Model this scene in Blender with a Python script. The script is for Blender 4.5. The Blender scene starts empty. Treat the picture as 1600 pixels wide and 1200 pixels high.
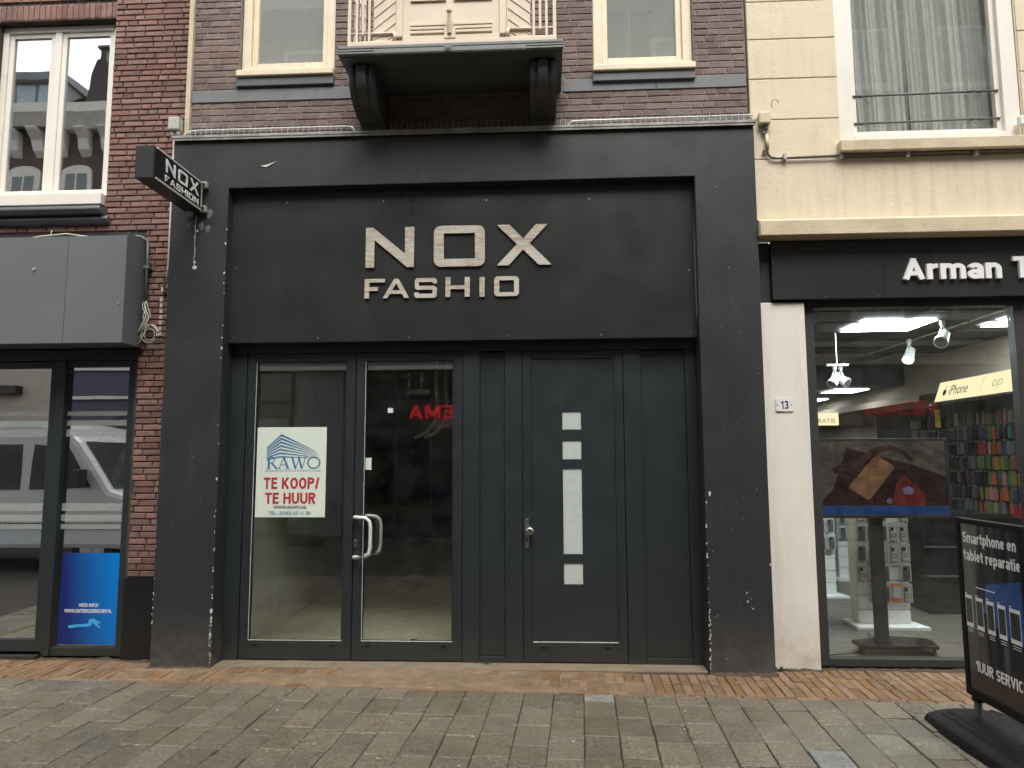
import bpy, math, random
from mathutils import Vector, Matrix, noise
R = math.radians
rnd = random.Random(7)
sc = bpy.context.scene
COL = sc.collection

# ------------------------------------------------------------------ camera, sky, sun, exposure
cam_d = bpy.data.cameras.new('camera'); cam = bpy.data.objects.new('camera', cam_d); COL.objects.link(cam)
sc.camera = cam
cam_d.sensor_width = 36.0; cam_d.lens = 1109 / 1600 * 36.0; cam_d.clip_start = .05; cam_d.clip_end = 500
YAW, PITCH, ROLL = -0.0518, 0.1045, -0.0041
fv = Vector((math.sin(YAW)*math.cos(PITCH), math.cos(YAW)*math.cos(PITCH), math.sin(PITCH)))
rv = Vector((math.cos(YAW), -math.sin(YAW), 0)); uv = rv.cross(fv)
r2 = rv*math.cos(ROLL) + uv*math.sin(ROLL); u2 = -rv*math.sin(ROLL) + uv*math.cos(ROLL)
CAM = Vector((0.819, -6.2725, 1.8098))
cam.matrix_world = Matrix(((r2.x, u2.x, -fv.x, CAM.x), (r2.y, u2.y, -fv.y, CAM.y), (r2.z, u2.z, -fv.z, CAM.z), (0, 0, 0, 1)))
SUN_EL, SUN_AZ = R(58), R(168)          # azimuth clockwise from +Y (the facade side): the sun stands behind the camera
w = bpy.data.worlds.new('World'); sc.world = w; w.use_nodes = True
nt = w.node_tree; nt.nodes.clear()
wo = nt.nodes.new('ShaderNodeOutputWorld'); bg = nt.nodes.new('ShaderNodeBackground')
sky = nt.nodes.new('ShaderNodeTexSky'); sky.sky_type = 'NISHITA'; sky.sun_disc = False
sky.sun_elevation = SUN_EL; sky.sun_rotation = SUN_AZ; sky.air_density = 1.0; sky.dust_density = 4.0; sky.ozone_density = 1.0
hs = nt.nodes.new('ShaderNodeHueSaturation'); hs.inputs['Saturation'].default_value = .22; hs.inputs['Value'].default_value = 1.0
nt.links.new(sky.outputs[0], hs.inputs['Color']); nt.links.new(hs.outputs[0], bg.inputs['Color']); nt.links.new(bg.outputs[0], wo.inputs['Surface'])
bg.inputs['Strength'].default_value = .15
sl = bpy.data.lights.new('sun', 'SUN'); sl.energy = .85; sl.angle = R(35); sl.color = (1, .95, .86)
so = bpy.data.objects.new('sun', sl); COL.objects.link(so)
sd = Vector((math.sin(SUN_AZ)*math.cos(SUN_EL), math.cos(SUN_AZ)*math.cos(SUN_EL), math.sin(SUN_EL)))
so.rotation_euler = (-sd).to_track_quat('-Z', 'Y').to_euler(); so.location = (0, -6, 20)
sc.view_settings.view_transform = 'Standard'; sc.view_settings.look = 'None'; sc.view_settings.gamma = 1
sc.view_settings.exposure = 1.3
sc.render.engine = 'CYCLES'
sc.cycles.use_denoising = True; sc.cycles.denoising_prefilter = 'ACCURATE'; sc.cycles.denoising_input_passes = 'RGB_ALBEDO_NORMAL'
sc.cycles.max_bounces = 8; sc.cycles.transparent_max_bounces = 16; sc.cycles.caustics_reflective = False; sc.cycles.caustics_refractive = False

# ------------------------------------------------------------------ materials
class NB:
    def __init__(s, name):
        s.m = bpy.data.materials.new(name); s.m.use_nodes = True; s.t = s.m.node_tree; s.t.nodes.clear()
        s.out = s.n('ShaderNodeOutputMaterial')
        g = s.n('ShaderNodeNewGeometry'); s.pos = g.outputs['Position']; s.island = g.outputs['Random Per Island']
    def n(s, t, **k):
        x = s.t.nodes.new(t)
        for a, b in k.items(): setattr(x, a, b)
        return x
    def l(s, a, b): s.t.links.new(a, b)
    def val(s, x, i):
        if hasattr(x, 'is_output'): s.l(x, i)
        else: i.default_value = x
    def math(s, op, a, b=0, c=0, clamp=False):
        x = s.n('ShaderNodeMath', operation=op, use_clamp=clamp)
        for i, q in enumerate((a, b, c)): s.val(q, x.inputs[i])
        return x.outputs[0]
    def noise(s, scale, detail=5, rough=.6, sx=(1, 1, 1), vec=None):
        mp = s.n('ShaderNodeMapping'); s.l(vec or s.pos, mp.inputs['Vector']); mp.inputs['Scale'].default_value = sx
        x = s.n('ShaderNodeTexNoise'); s.l(mp.outputs[0], x.inputs['Vector'])
        x.inputs['Scale'].default_value = scale; x.inputs['Detail'].default_value = detail; x.inputs['Roughness'].default_value = rough
        return x.outputs['Fac']
    def ramp(s, f, a, b, lo=0., hi=1.):
        x = s.n('ShaderNodeMapRange'); s.l(f, x.inputs['Value'])
        for k, q in zip(('From Min', 'From Max', 'To Min', 'To Max'), (a, b, lo, hi)): x.inputs[k].default_value = q
        return x.outputs['Result']
    def mix(s, f, a, b, mode='MIX'):
        x = s.n('ShaderNodeMix', data_type='RGBA', blend_type=mode)
        s.val(f, x.inputs[0])
        for q, i in ((a, x.inputs[6]), (b, x.inputs[7])):
            if hasattr(q, 'is_output'): s.l(q, i)
            else: i.default_value = (*q[:3], 1)
        return x.outputs[2]
    def hsv(s, c, v, sat=1.0):
        x = s.n('ShaderNodeHueSaturation'); s.l(c, x.inputs['Color']); s.val(v, x.inputs['Value']); s.val(sat, x.inputs['Saturation'])
        return x.outputs[0]
    def xyz(s):
        x = s.n('ShaderNodeSeparateXYZ'); s.l(s.pos, x.inputs[0]); return x.outputs
    def bsdf(s, c, rough=.6, metal=0., bump=None, spec=.5, dist=.01, alpha=None):
        p = s.n('ShaderNodeBsdfPrincipled')
        if hasattr(c, 'is_output'): s.l(c, p.inputs['Base Color'])
        else: p.inputs['Base Color'].default_value = (*c[:3], 1)
        s.val(rough, p.inputs['Roughness']); s.val(metal, p.inputs['Metallic']); s.val(spec, p.inputs['Specular IOR Level'])
        if bump is not None:
            b = s.n('ShaderNodeBump'); s.l(bump[0], b.inputs['Height']); b.inputs['Strength'].default_value = bump[1]; b.inputs['Distance'].default_value = dist
            s.l(b.outputs[0], p.inputs['Normal'])
        s.l(p.outputs[0], s.out.inputs[0]); return s.m

def pm(name, col, rough=.6, metal=0., var=.18, vscale=6., bump=.25, bscale=40., rndv=0., spec=.5, dirt=0., dirtcol=(.05, .045, .04), sx=(1, 1, 1), rrnd=0., dist=.01, stain=None, streak=None):
    """plain weathered surface: noise tone, optional per-piece tone, dirt patches, fine bump"""
    b = NB(name)
    f = b.noise(vscale, 6, .65, sx)
    c = b.mix(f, tuple(x*(1-var*1.6) for x in col), tuple(min(1, x*(1+var*1.6)) for x in col))
    if rndv:
        oi = b.n('ShaderNodeObjectInfo')
        r = b.math('FRACT', b.math('ADD', oi.outputs['Random'], b.island))
        c = b.hsv(c, b.ramp(r, 0, 1, 1-rndv, 1+rndv), b.ramp(b.math('FRACT', b.math('MULTIPLY', r, 7.3)), 0, 1, 1-rrnd, 1+rrnd))
    if dirt:
        d = b.ramp(b.noise(2.3, 8, .7), .48, .68, 0, dirt)
        c = b.mix(d, c, dirtcol)
    if stain:   # light splashes of street dust near the ground: (height, colour, amount)
        z = b.xyz()[2]
        d = b.math('MULTIPLY', b.ramp(z, stain[0], 0, 0, 1), b.ramp(b.noise(7, 8, .75), .3, .7, 0, stain[2]), clamp=True)
        c = b.mix(d, c, stain[1])
        sp = b.ramp(b.noise(160, 2, .5), .71, .76, 0, .35)
        c = b.mix(sp, c, (.22, .2, .17))
        sp = b.ramp(b.noise(9, 9, .8, (1, 1, .25)), .64, .8, 0, .3)
        c = b.mix(sp, c, (.09, .088, .085))
    if streak:  # rain streaks: (colour, amount)
        c = b.mix(b.math('MULTIPLY', b.ramp(b.noise(5, 6, .7, (2.2, 2.2, .14)), .48, .72, 0, streak[1]), b.ramp(b.noise(1.3, 3, .5), .35, .6)), c, streak[0])
    h = b.noise(bscale, 6, .6, sx)
    ro = b.ramp(b.noise(vscale*1.7, 5, .6, sx), .3, .7, max(.02, rough-.08), min(1, rough+.08))
    return b.bsdf(c, ro, metal, (h, bump) if bump else None, spec, dist)

def emit(name, col, strength):
    b = NB(name); e = b.n('ShaderNodeEmission'); e.inputs[0].default_value = (*col, 1); e.inputs[1].default_value = strength
    b.l(e.outputs[0], b.out.inputs[0]); return b.m

def glass(name, tint=(.93, .96, .95), base=.05, gain=1.0, dirt=.05, wob=.0, ior=1.55, dirtcol=(.5, .5, .48), film=0.):
    """window glass: mirror share by fresnel over a clear pane, thin film of dust"""
    b = NB(name)
    tr = b.n('ShaderNodeBsdfTransparent'); tr.inputs[0].default_value = (*tint, 1)
    gl = b.n('ShaderNodeBsdfGlossy'); gl.inputs['Roughness'].default_value = .0; gl.inputs['Color'].default_value = (1, 1, 1, 1)
    if wob:
        bm = b.n('ShaderNodeBump'); b.l(b.noise(1.3, 2, .4), bm.inputs['Height']); bm.inputs['Strength'].default_value = wob; bm.inputs['Distance'].default_value = .02
        b.l(bm.outputs[0], gl.inputs['Normal'])
    ge = b.n('ShaderNodeNewGeometry'); dt = b.n('ShaderNodeVectorMath', operation='DOT_PRODUCT')
    b.l(ge.outputs['Incoming'], dt.inputs[0]); b.l(ge.outputs['Normal'], dt.inputs[1])
    r0 = ((ior-1)/(ior+1))**2
    gz = b.math('POWER', b.math('SUBTRACT', 1.0, b.math('ABSOLUTE', dt.outputs['Value']), clamp=True), 5)
    k = b.math('ADD', b.math('MULTIPLY', b.math('MULTIPLY_ADD', gz, 1-r0, r0), gain), base, clamp=True)
    mx = b.n('ShaderNodeMixShader'); b.l(k, mx.inputs[0]); b.l(tr.outputs[0], mx.inputs[1]); b.l(gl.outputs[0], mx.inputs[2])
    if dirt:
        df = b.n('ShaderNodeBsdfDiffuse'); df.inputs[0].default_value = (*dirtcol, 1)
        d = b.math('ADD', b.ramp(b.noise(5, 8, .75), .35, .75, film, film+dirt), b.ramp(b.noise(140, 2, .5), .73, .76, 0, .25))
        m2 = b.n('ShaderNodeMixShader'); b.l(d, m2.inputs[0]); b.l(mx.outputs[0], m2.inputs[1]); b.l(df.outputs[0], m2.inputs[2])
        mx = m2
    b.l(mx.outputs[0], b.out.inputs[0]); return b.m

def brick_mat(name, col, rndv, dirt, rough=.85, soot=(.035, .03, .028), bloom=.15):
    b = NB(name)
    oi = b.n('ShaderNodeObjectInfo')
    r = b.math('FRACT', b.math('ADD', oi.outputs['Random'], b.island))
    f = b.noise(14, 8, .75); g = b.noise(90, 4, .6)
    c = b.mix(f, tuple(x*.6 for x in col), tuple(x*1.45 for x in col))
    c = b.mix(b.ramp(g, .35, .8, 0, .35), c, (col[0]*1.7, col[1]*1.75, col[2]*1.8))
    c = b.hsv(c, b.ramp(r, 0, 1, 1-rndv, 1+rndv), b.ramp(b.math('FRACT', b.math('MULTIPLY', r, 7.3)), 0, 1, .85, 1.15))
    c = b.mix(b.ramp(b.noise(1.6, 8, .7), .45, .7, 0, dirt), c, soot)
    c = b.mix(b.ramp(b.noise(2.6, 9, .78, (1, 1, 1.6)), .56, .74, 0, bloom), c, (.38, .34, .31))
    h = b.math('ADD', b.noise(60, 6, .7), b.math('MULTIPLY', b.noise(18, 4, .6), 1.2))
    return b.bsdf(c, rough, 0, (h, .55), .3)

M = {}
M['brick_red'] = brick_mat('dark red brick', (.205, .12, .10), .24, .25)
M['brick_brown'] = brick_mat('purple brown brick', (.168, .124, .11), .22, .25, bloom=.45)
M['mortar_dark'] = pm('dark mortar', (.055, .045, .04), .95, bump=.6, bscale=70)
M['mortar_light'] = pm('pale mortar', (.24, .21, .185), .95, bump=.5, bscale=70, dirt=.6)
M['opp_brick'] = brick_mat('facing house brick', (.12, .07, .055), .2, .3)
M['portal'] = pm('worn black portal paint', (.027, .029, .0305), .42, var=.2, vscale=1.6, bump=.22, bscale=55, stain=(.5, (.14, .13, .115), .8), dist=.006, streak=((.06, .061, .06), .4))
M['panel_black'] = pm('black sign sheet', (.021, .0225, .0235), .34, var=.1, vscale=1.2, bump=.03, bscale=120, dirt=.1, dirtcol=(.05, .05, .05), dist=.003, streak=((.05, .05, .05), .3))
M['anthracite'] = pm('anthracite aluminium', (.022, .0275, .030), .38, var=.12, vscale=3, bump=.03, bscale=200, stain=(.3, (.07, .062, .05), .5), dist=.003)
M['gasket'] = pm('black rubber', (.008, .008, .008), .6, bump=0)
M['chip'] = pm('bare plaster', (.6, .58, .53), .9, bump=.4)
M['flashing'] = pm('weathered lead flashing', (.3, .3, .28), .6, var=.5, vscale=12, bump=.3, dirt=.7, dirtcol=(.06, .065, .045))
M['cream_wall'] = pm('cream stucco', (.668, .587, .432), .85, var=.06, vscale=1.7, bump=.3, bscale=24, dirt=.16, dirtcol=(.45, .38, .25), dist=.012, streak=((.42, .36, .26), .45))
M['cream_trim'] = pm('cream stone trim', (.56, .475, .33), .85, var=.15, vscale=5, bump=.5, bscale=60, dirt=.4, dirtcol=(.25, .2, .13))
M['white_paint'] = pm('white window paint', (.74, .71, .64), .45, var=.06, bump=.06, bscale=60, dirt=.12, dirtcol=(.4, .36, .27))
M['cream_paint'] = pm('cream window paint', (.72, .63, .46), .5, var=.1, bump=.12, bscale=60, dirt=.25, dirtcol=(.4, .32, .19))
M['cream_panel'] = pm('cream balcony paint', (.66, .56, .44), .55, var=.06, bump=.08, bscale=30, dirt=.2, dirtcol=(.45, .33, .22))
M['white_pier'] = pm('white plastered pier', (.74, .71, .645), .8, var=.06, bump=.12, bscale=40, stain=(.6, (.36, .28, .18), .7), streak=((.5, .46, .38), .4))
M['band_grey'] = pm('grey painted band', (.16, .165, .17), .65, var=.12, bump=.2, dirt=.2)
M['slab_grey'] = pm('grey balcony edge', (.17, .18, .18), .5, var=.15, bump=.15, dirt=.3)
M['slab_dark'] = pm('black balcony soffit', (.10, .108, .115), .5, var=.2, bump=.2)
M['fascia_grey'] = pm('grey fascia sheet', (.135, .145, .155), .42, var=.06, vscale=2, bump=.03, bscale=5, dirt=.1, dirtcol=(.22, .22, .21), dist=.02)
M['zinc'] = pm('zinc gutter', (.12, .125, .13), .5, .3, bump=.2, dirt=.3)
M['console'] = pm('dark grey console paint', (.062, .066, .068), .4, var=.2, bump=.15, dirt=.2)
M['plinth'] = pm('black plinth tile', (.012, .012, .013), .25, bump=.1, bscale=12)
M['wood_print'] = None
M['steel'] = pm('brushed steel', (.55, .54, .52), .3, 1., var=.08, bump=.05, bscale=200)
M['alu'] = pm('white aluminium', (.7, .7, .7), .3, .2, var=.03, bump=0)
M['white_plastic'] = pm('white plastic', (.75, .75, .73), .4, var=.03, bump=0)
M['cream_plastic'] = pm('cream plastic', (.55, .47, .33), .5, var=.06, bump=.05)
M['grey_plastic'] = pm('grey plastic', (.42, .42, .39), .55, var=.12, bump=.1, dirt=.4, dirtcol=(.2, .19, .16))
M['cable'] = pm('pale cable', (.5, .48, .43), .6, bump=0)
M['cable_dark'] = pm('dark cable', (.1, .1, .1), .5, bump=0)
M['white_sheet'] = pm('white acrylic letter', (.82, .82, .8), .35, var=.02, bump=0)
M['black_sheet'] = pm('black acrylic', (.012, .012, .013), .2, var=.1, bump=.05, bscale=6)
M['paper'] = pm('pale poster paper', (.66, .73, .64), .5, var=.03, bump=.05, bscale=6)
M['ink_blue'] = pm('blue ink', (.035, .16, .3), .6, bump=0); M['ink_red'] = pm('red ink', (.42, .025, .03), .6, bump=0)
M['ink_navy'] = pm('dark ink', (.05, .02, .02), .6, bump=0)
M['rubber'] = pm('worn black rubber', (.011, .011, .011), .75, spec=.2, var=.3, vscale=20, bump=.35, bscale=60, dirt=.25, dirtcol=(.06, .055, .05))
M['frost'] = pm('frosted door glass', (.5, .55, .52), .3, var=.03, bump=.05, bscale=10)
M['plaster_white'] = pm('white interior plaster', (.75, .77, .72), .85, bump=.1)
M['floor_beige'] = pm('beige screed floor', (.6, .55, .42), .75, var=.12, bump=.1, dirt=.25, dirtcol=(.4, .36, .28))
M['room_grey'] = pm('grey interior door', (.16, .17, .165), .6, bump=.05)
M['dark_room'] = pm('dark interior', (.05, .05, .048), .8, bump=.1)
M['ceiling_dark'] = pm('dark ceiling tile', (.045, .043, .04), .8, bump=.1)
M['ceiling_tile'] = pm('unlit ceiling light', (.3, .25, .19), .6, bump=0)
M['header'] = pm('beige bulkhead', (.42, .36, .27), .7, bump=.05)
M['board_dark'] = pm('dark wall board', (.03, .029, .027), .6, bump=.1)
M['light_panel'] = emit('lit ceiling panel', (.84, .95, 1.), 22.0)
M['light_far'] = emit('lit far ceiling panel', (.86, .95, 1.), 4.0)
M['sign_light'] = emit('lit sign face', (1., .86, .52), .5)
M['lamp_face'] = emit('lit spotlight', (1., 1., .95), 6.0)
M['hema'] = emit('red lit letters', (.8, .012, .03), .5)
M['sand'] = pm('wet sand', (.21, .15, .09), .9, var=.4, vscale=7, bump=.7, bscale=60, dirt=.6, dirtcol=(.10, .07, .042))
M['dirt'] = pm('dark street dirt', (.07, .052, .033), .95, var=.5, vscale=25, bump=.8, bscale=120)
M['joint'] = pm('dark joint sand', (.045, .038, .028), .95, var=.4, bump=.7, bscale=90)
M['concrete'] = pm('worn concrete sill', (.2, .16, .11), .9, var=.25, bump=.5, bscale=60, dirt=.5, dirtcol=(.13, .1, .06))
M['weed'] = pm('small weeds', (.07, .1, .03), .7, rndv=.4, bump=0)
M['litter'] = pm('pale litter', (.5, .47, .4), .8, rndv=.3, bump=0)
M['glass_door'] = glass('door glass', tint=(.93, .95, .92), base=.05, gain=1.5, dirt=.02, wob=.015)
M['glass_shop'] = glass('shop glass', tint=(.95, .97, .96), base=.0, gain=.8, dirt=.03, wob=.01)
M['glass_left'] = glass('reflective shop glass', tint=(.6, .66, .62), base=.46, gain=2.2, dirt=.02, wob=.05)
M['glass_up'] = glass('upper window glass', tint=(.85, .9, .88), base=.45, gain=2.2, dirt=.03, wob=.08)
M['glass_mid'] = glass('thin window glass', tint=(.95, .97, .955), base=.02, gain=1.2, dirt=.12, wob=.1)
M['glass_dusty_lifted'] = glass('dusty glass with brightening film', tint=(.95, .97, .955), base=.05, gain=1.3, dirt=.05, wob=.06, film=.22, dirtcol=(.62, .64, .61))  # dust, plus a pale film that puts the bright room into the colour
M['curtain'] = None

def wood_print():
    b = NB('weathered wood print')
    g = b.noise(14, 9, .85, (.3, 1, 4.5)); k = b.noise(120, 4, .6, (.4, 1, 2))
    big = b.noise(3.5, 3, .5)
    c = b.mix(b.ramp(g, .36, .64), (.15, .11, .07), (.74, .68, .56))
    c = b.mix(b.ramp(big, .42, .62), c, b.mix(g, (.36, .34, .29), (.68, .66, .58)))
    c = b.mix(b.ramp(b.noise(45, 5, .7, (.6, 1, 1.3)), .6, .72, 0, .75), c, (.11, .08, .05))
    return b.bsdf(c, .55, 0, (g, .1), .4)
M['wood_print'] = wood_print()

def paver_mat(name, base, rough):
    b = NB(name)
    oi = b.n('ShaderNodeObjectInfo'); r = b.math('FRACT', b.math('ADD', oi.outputs['Random'], b.island))
    sp = b.noise(120, 4, .75); md = b.noise(5, 7, .7)
    gr = b.noise(48, 7, .85, (1, .6, 1))
    c = b.mix(b.ramp(gr, .36, .66), tuple(x*.3 for x in base), tuple(x*1.9 for x in base))
    c = b.mix(b.ramp(sp, .55, .7, 0, .7), c, tuple(x*2.6 for x in base))
    c = b.hsv(c, b.ramp(r, 0, 1, .8, 1.17), b.ramp(b.math('FRACT', b.math('MULTIPLY', r, 5.1)), 0, 1, .85, 1.15))
    c = b.mix(b.ramp(md, .42, .7, 0, .45), c, (base[0]*1.15, base[1]*.98, base[2]*.68))
    c = b.mix(b.ramp(b.noise(1.1, 8, .7), .46, .7, 0, .55), c, (.04, .034, .024))
    c = b.mix(b.ramp(b.noise(16, 6, .75), .62, .72, 0, .4), c, (.05, .045, .034))
    c = b.mix(b.ramp(b.noise(34, 3, .5), .70, .745, 0, .6), c, (.4, .37, .3))
    ro = b.ramp(b.noise(2.2, 6, .6), .35, .65, rough-.2, rough+.12)
    return b.bsdf(c, ro, 0, (b.math('ADD', sp, b.noise(40, 5, .6)), .6), .5, .008)
M['paver'] = paver_mat('grey concrete paver', (.17, .15, .112), .36)
M['paver_pale'] = paver_mat('pale new paver', (.26, .265, .26), .5)
M['clinker'] = brick_mat('brown clinker paver', (.20, .125, .072), .2, .5, .6, (.09, .06, .035))

def curtain_mat():
    b = NB('sheer curtain')
    c = b.mix(b.noise(30, 4, .6, (1, 1, 3)), (.5, .5, .48), (.7, .7, .67))
    return b.bsdf(c, .9, 0, (b.noise(120, 3, .6, (1, 1, 4)), .2), .1)
M['curtain'] = curtain_mat()

def gradient_blue():
    b = NB('blue gradient print')
    x = b.xyz()[0]; z = b.xyz()[2]
    f = b.ramp(b.math('ADD', x, b.math('MULTIPLY', z, .12)), -3.62, -3.08)
    c = b.mix(f, (.012, .025, .16), (.0, .22, .68))
    return b.bsdf(c, .3, 0, None, .4)
M['blue_print'] = gradient_blue()

# ------------------------------------------------------------------ mesh building
class MB:
    def __init__(s): s.v, s.f, s.m = [], [], []
    def face(s, pts, m=0):
        i = len(s.v); s.v += [tuple(p) for p in pts]; s.f.append(tuple(range(i, i+len(pts)))); s.m.append(m)
    def box(s, x0, x1, y0, y1, z0, z1, m=0):
        i = len(s.v)
        s.v += [(x0, y0, z0), (x1, y0, z0), (x1, y1, z0), (x0, y1, z0), (x0, y0, z1), (x1, y0, z1), (x1, y1, z1), (x0, y1, z1)]
        for q in ((0, 3, 2, 1), (4, 5, 6, 7), (0, 1, 5, 4), (1, 2, 6, 5), (2, 3, 7, 6), (3, 0, 4, 7)):
            s.f.append(tuple(i+k for k in q)); s.m.append(m)
        return s
    def prism(s, poly, axis, a, b, m=0):
        """poly in the plane across the axis: 'x' -> (y,z), 'y' -> (x,z), 'z' -> (x,y)"""
        def P(p, t): return {'x': (t, p[0], p[1]), 'y': (p[0], t, p[1]), 'z': (p[0], p[1], t)}[axis]
        n = len(poly); i = len(s.v)
        s.v += [P(p, a) for p in poly] + [P(p, b) for p in poly]
        s.f.append(tuple(range(i, i+n))); s.f.append(tuple(range(i+2*n-1, i+n-1, -1))); s.m += [m, m]
        for k in range(n):
            j = (k+1) % n; s.f.append((i+k, i+n+k, i+n+j, i+j)); s.m.append(m)
        return s
    def tube(s, pts, r, n=6, m=0, cap=True):
        pts = [Vector(p) for p in pts]; rings = []
        up = None
        for k, p in enumerate(pts):
            d = (pts[min(k+1, len(pts)-1)] - pts[max(k-1, 0)]).normalized()
            if up is None or abs(up.dot(d)) > .95:
                up = Vector((0, 0, 1)) if abs(d.z) < .9 else Vector((1, 0, 0))
            a = d.cross(up).normalized(); b = d.cross(a).normalized(); up = -b if False else up
            rr = r[k] if isinstance(r, (list, tuple)) else r
            i = len(s.v); s.v += [tuple(p + a*math.cos(2*math.pi*q/n)*rr + b*math.sin(2*math.pi*q/n)*rr) for q in range(n)]; rings.append(i)
        for i, j in zip(rings, rings[1:]):
            for q in range(n):
                s.f.append((i+q, i+(q+1) % n, j+(q+1) % n, j+q)); s.m.append(m)
        if cap:
            s.f.append(tuple(range(rings[0], rings[0]+n))[::-1]); s.f.append(tuple(range(rings[-1], rings[-1]+n))); s.m += [m, m]
        return s
    def grid(s, nx, ny, fn, m=0):
        i = len(s.v)
        s.v += [tuple(fn(a/nx, b/ny)) for b in range(ny+1) for a in range(nx+1)]
        for b in range(ny):
            for a in range(nx):
                k = i + b*(nx+1) + a; s.f.append((k, k+1, k+nx+2, k+nx+1)); s.m.append(m)
        return s
    def frame(s, x0, x1, z0, z1, y0, y1, w, m=0, wb=None, wt=None):
        """rectangular frame of four butted bars"""
        wb = wb or w; wt = wt or w
        s.box(x0, x0+w, y0, y1, z0, z1, m); s.box(x1-w, x1, y0, y1, z0, z1, m)
        s.box(x0+w, x1-w, y0, y1, z0, z0+wb, m); s.box(x0+w, x1-w, y0, y1, z1-wt, z1, m); return s

WP = {}
def place(o, parent, at):
    at = Vector(at); WP[o.name] = at
    if parent is not None:
        o.parent = parent; o.location = at - WP[parent.name]
    else: o.location = at
    COL.objects.link(o)

def mesh_of(name, mb, mats, smooth=False, at=(0, 0, 0)):
    me = bpy.data.meshes.new(name)
    at = Vector(at)
    me.from_pydata([(v[0]-at.x, v[1]-at.y, v[2]-at.z) for v in mb.v], [], mb.f)
    for m in (mats if isinstance(mats, (list, tuple)) else [mats]): me.materials.append(M[m] if isinstance(m, str) else m)
    if any(mb.m): me.polygons.foreach_set('material_index', mb.m)
    if smooth: me.polygons.foreach_set('use_smooth', [True]*len(mb.f))
    me.update(); return me

def obj(name, mb, mats, parent=None, smooth=False, bevel=0, label=None, kind=None, at=None, fix=False):
    if at is None:
        n = len(mb.v); lo = [min(v[k] for v in mb.v) for k in range(3)]; hi = [max(v[k] for v in mb.v) for k in range(3)]
        at = ((lo[0]+hi[0])/2, (lo[1]+hi[1])/2, lo[2])
    o = bpy.data.objects.new(name, mesh_of(name, mb, mats, smooth, at)); place(o, parent, at)
    if bevel:
        b = o.modifiers.new('edge', 'BEVEL'); b.width = bevel; b.segments = 2; b.limit_method = 'ANGLE'; b.angle_limit = R(40)
    if label: o['label'] = label
    if kind: o['kind'] = kind
    return o
def inst(name, me, at, parent=None, scale=None, rot=None):
    o = bpy.data.objects.new(name, me); place(o, parent, at)
    if scale: o.scale = scale
    if rot: o.rotation_euler = rot
    return o
def thing(name, label, cat, at=(0, 0, 0), group=None):
    o = bpy.data.objects.new(name, None); o.empty_display_size = .2; place(o, None, at); return tag(o, label, cat, group)
def tag(o, label, cat, group=None):
    o['label'] = label; o['category'] = cat
    if group: o['group'] = group
    return o

# flat shapes and lettering, turned into meshes together at the end
PEND = []
def shape(name, loops, parent, O, Rv, Uv, depth, mat, bevel=0):
    """loops in metres along Rv/Uv from O, even-odd filled, depth along the outward normal"""
    cu = bpy.data.curves.new(name, 'CURVE'); cu.dimensions = '2D'; cu.fill_mode = 'BOTH'; cu.extrude = .5
    for lp in loops:
        sp = cu.splines.new('POLY'); sp.points.add(len(lp)-1); sp.use_cyclic_u = True
        for p, q in zip(sp.points, lp): p.co = (q[0], q[1], 0, 1)
    return _pend(name, cu, parent, O, Rv, Uv, None, depth, mat)
def text(name, body, parent, O, Rv, Uv, wh, depth, mat, bold=0., space=1.):
    cu = bpy.data.curves.new(name, 'FONT'); cu.body = body; cu.size = 1; cu.extrude = .5; cu.offset = bold; cu.space_character = space; cu.resolution_u = 4
    return _pend(name, cu, parent, O, Rv, Uv, wh, depth, mat)
def _pend(name, cu, parent, O, Rv, Uv, wh, depth, mat):
    o = bpy.data.objects.new(name, bpy.data.meshes.new(name)); place(o, parent, O)
    PEND.append((o, cu, Vector(Rv), Vector(Uv), wh, depth, mat)); return o
def finish_pending():
    tmp = []
    for p in PEND:
        c = bpy.data.objects.new('tmp', p[1]); COL.objects.link(c); tmp.append(c)
    bpy.context.view_layer.update(); dg = bpy.context.evaluated_depsgraph_get()
    for c, (o, cu, Rv, Uv, wh, depth, mat) in zip(tmp, PEND):
        me = bpy.data.meshes.new_from_object(c.evaluated_get(dg))
        N = Rv.cross(Uv); vs = [v.co.copy() for v in me.vertices]
        if wh:
            x0 = min(v.x for v in vs); x1 = max(v.x for v in vs); y0 = min(v.y for v in vs); y1 = max(v.y for v in vs)
            kx = wh[0]/(x1-x0); ky = wh[1]/(y1-y0)
        else: x0 = y0 = 0; kx = ky = 1
        for v, c0 in zip(me.vertices, vs):
            v.co = Rv*((c0.x-x0)*kx) + Uv*((c0.y-y0)*ky) + N*((c0.z+.5)*depth)
        me.materials.clear(); me.materials.append(M[mat] if isinstance(mat, str) else mat); me.name = o.name
        old = o.data; o.data = me; bpy.data.meshes.remove(old)
    for c in tmp:
        d = c.data; bpy.data.objects.remove(c); bpy.data.curves.remove(d)
X, Z = (1, 0, 0), (0, 0, 1)

def rrect(x0, x1, z0, z1, r, n=5):
    out = []
    for cx, cz, a in ((x1-r, z1-r, 0), (x0+r, z1-r, 90), (x0+r, z0+r, 180), (x1-r, z0+r, 270)):
        out += [(cx + r*math.cos(R(a+90*k/n)), cz + r*math.sin(R(a+90*k/n))) for k in range(n+1)]
    return out

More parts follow.
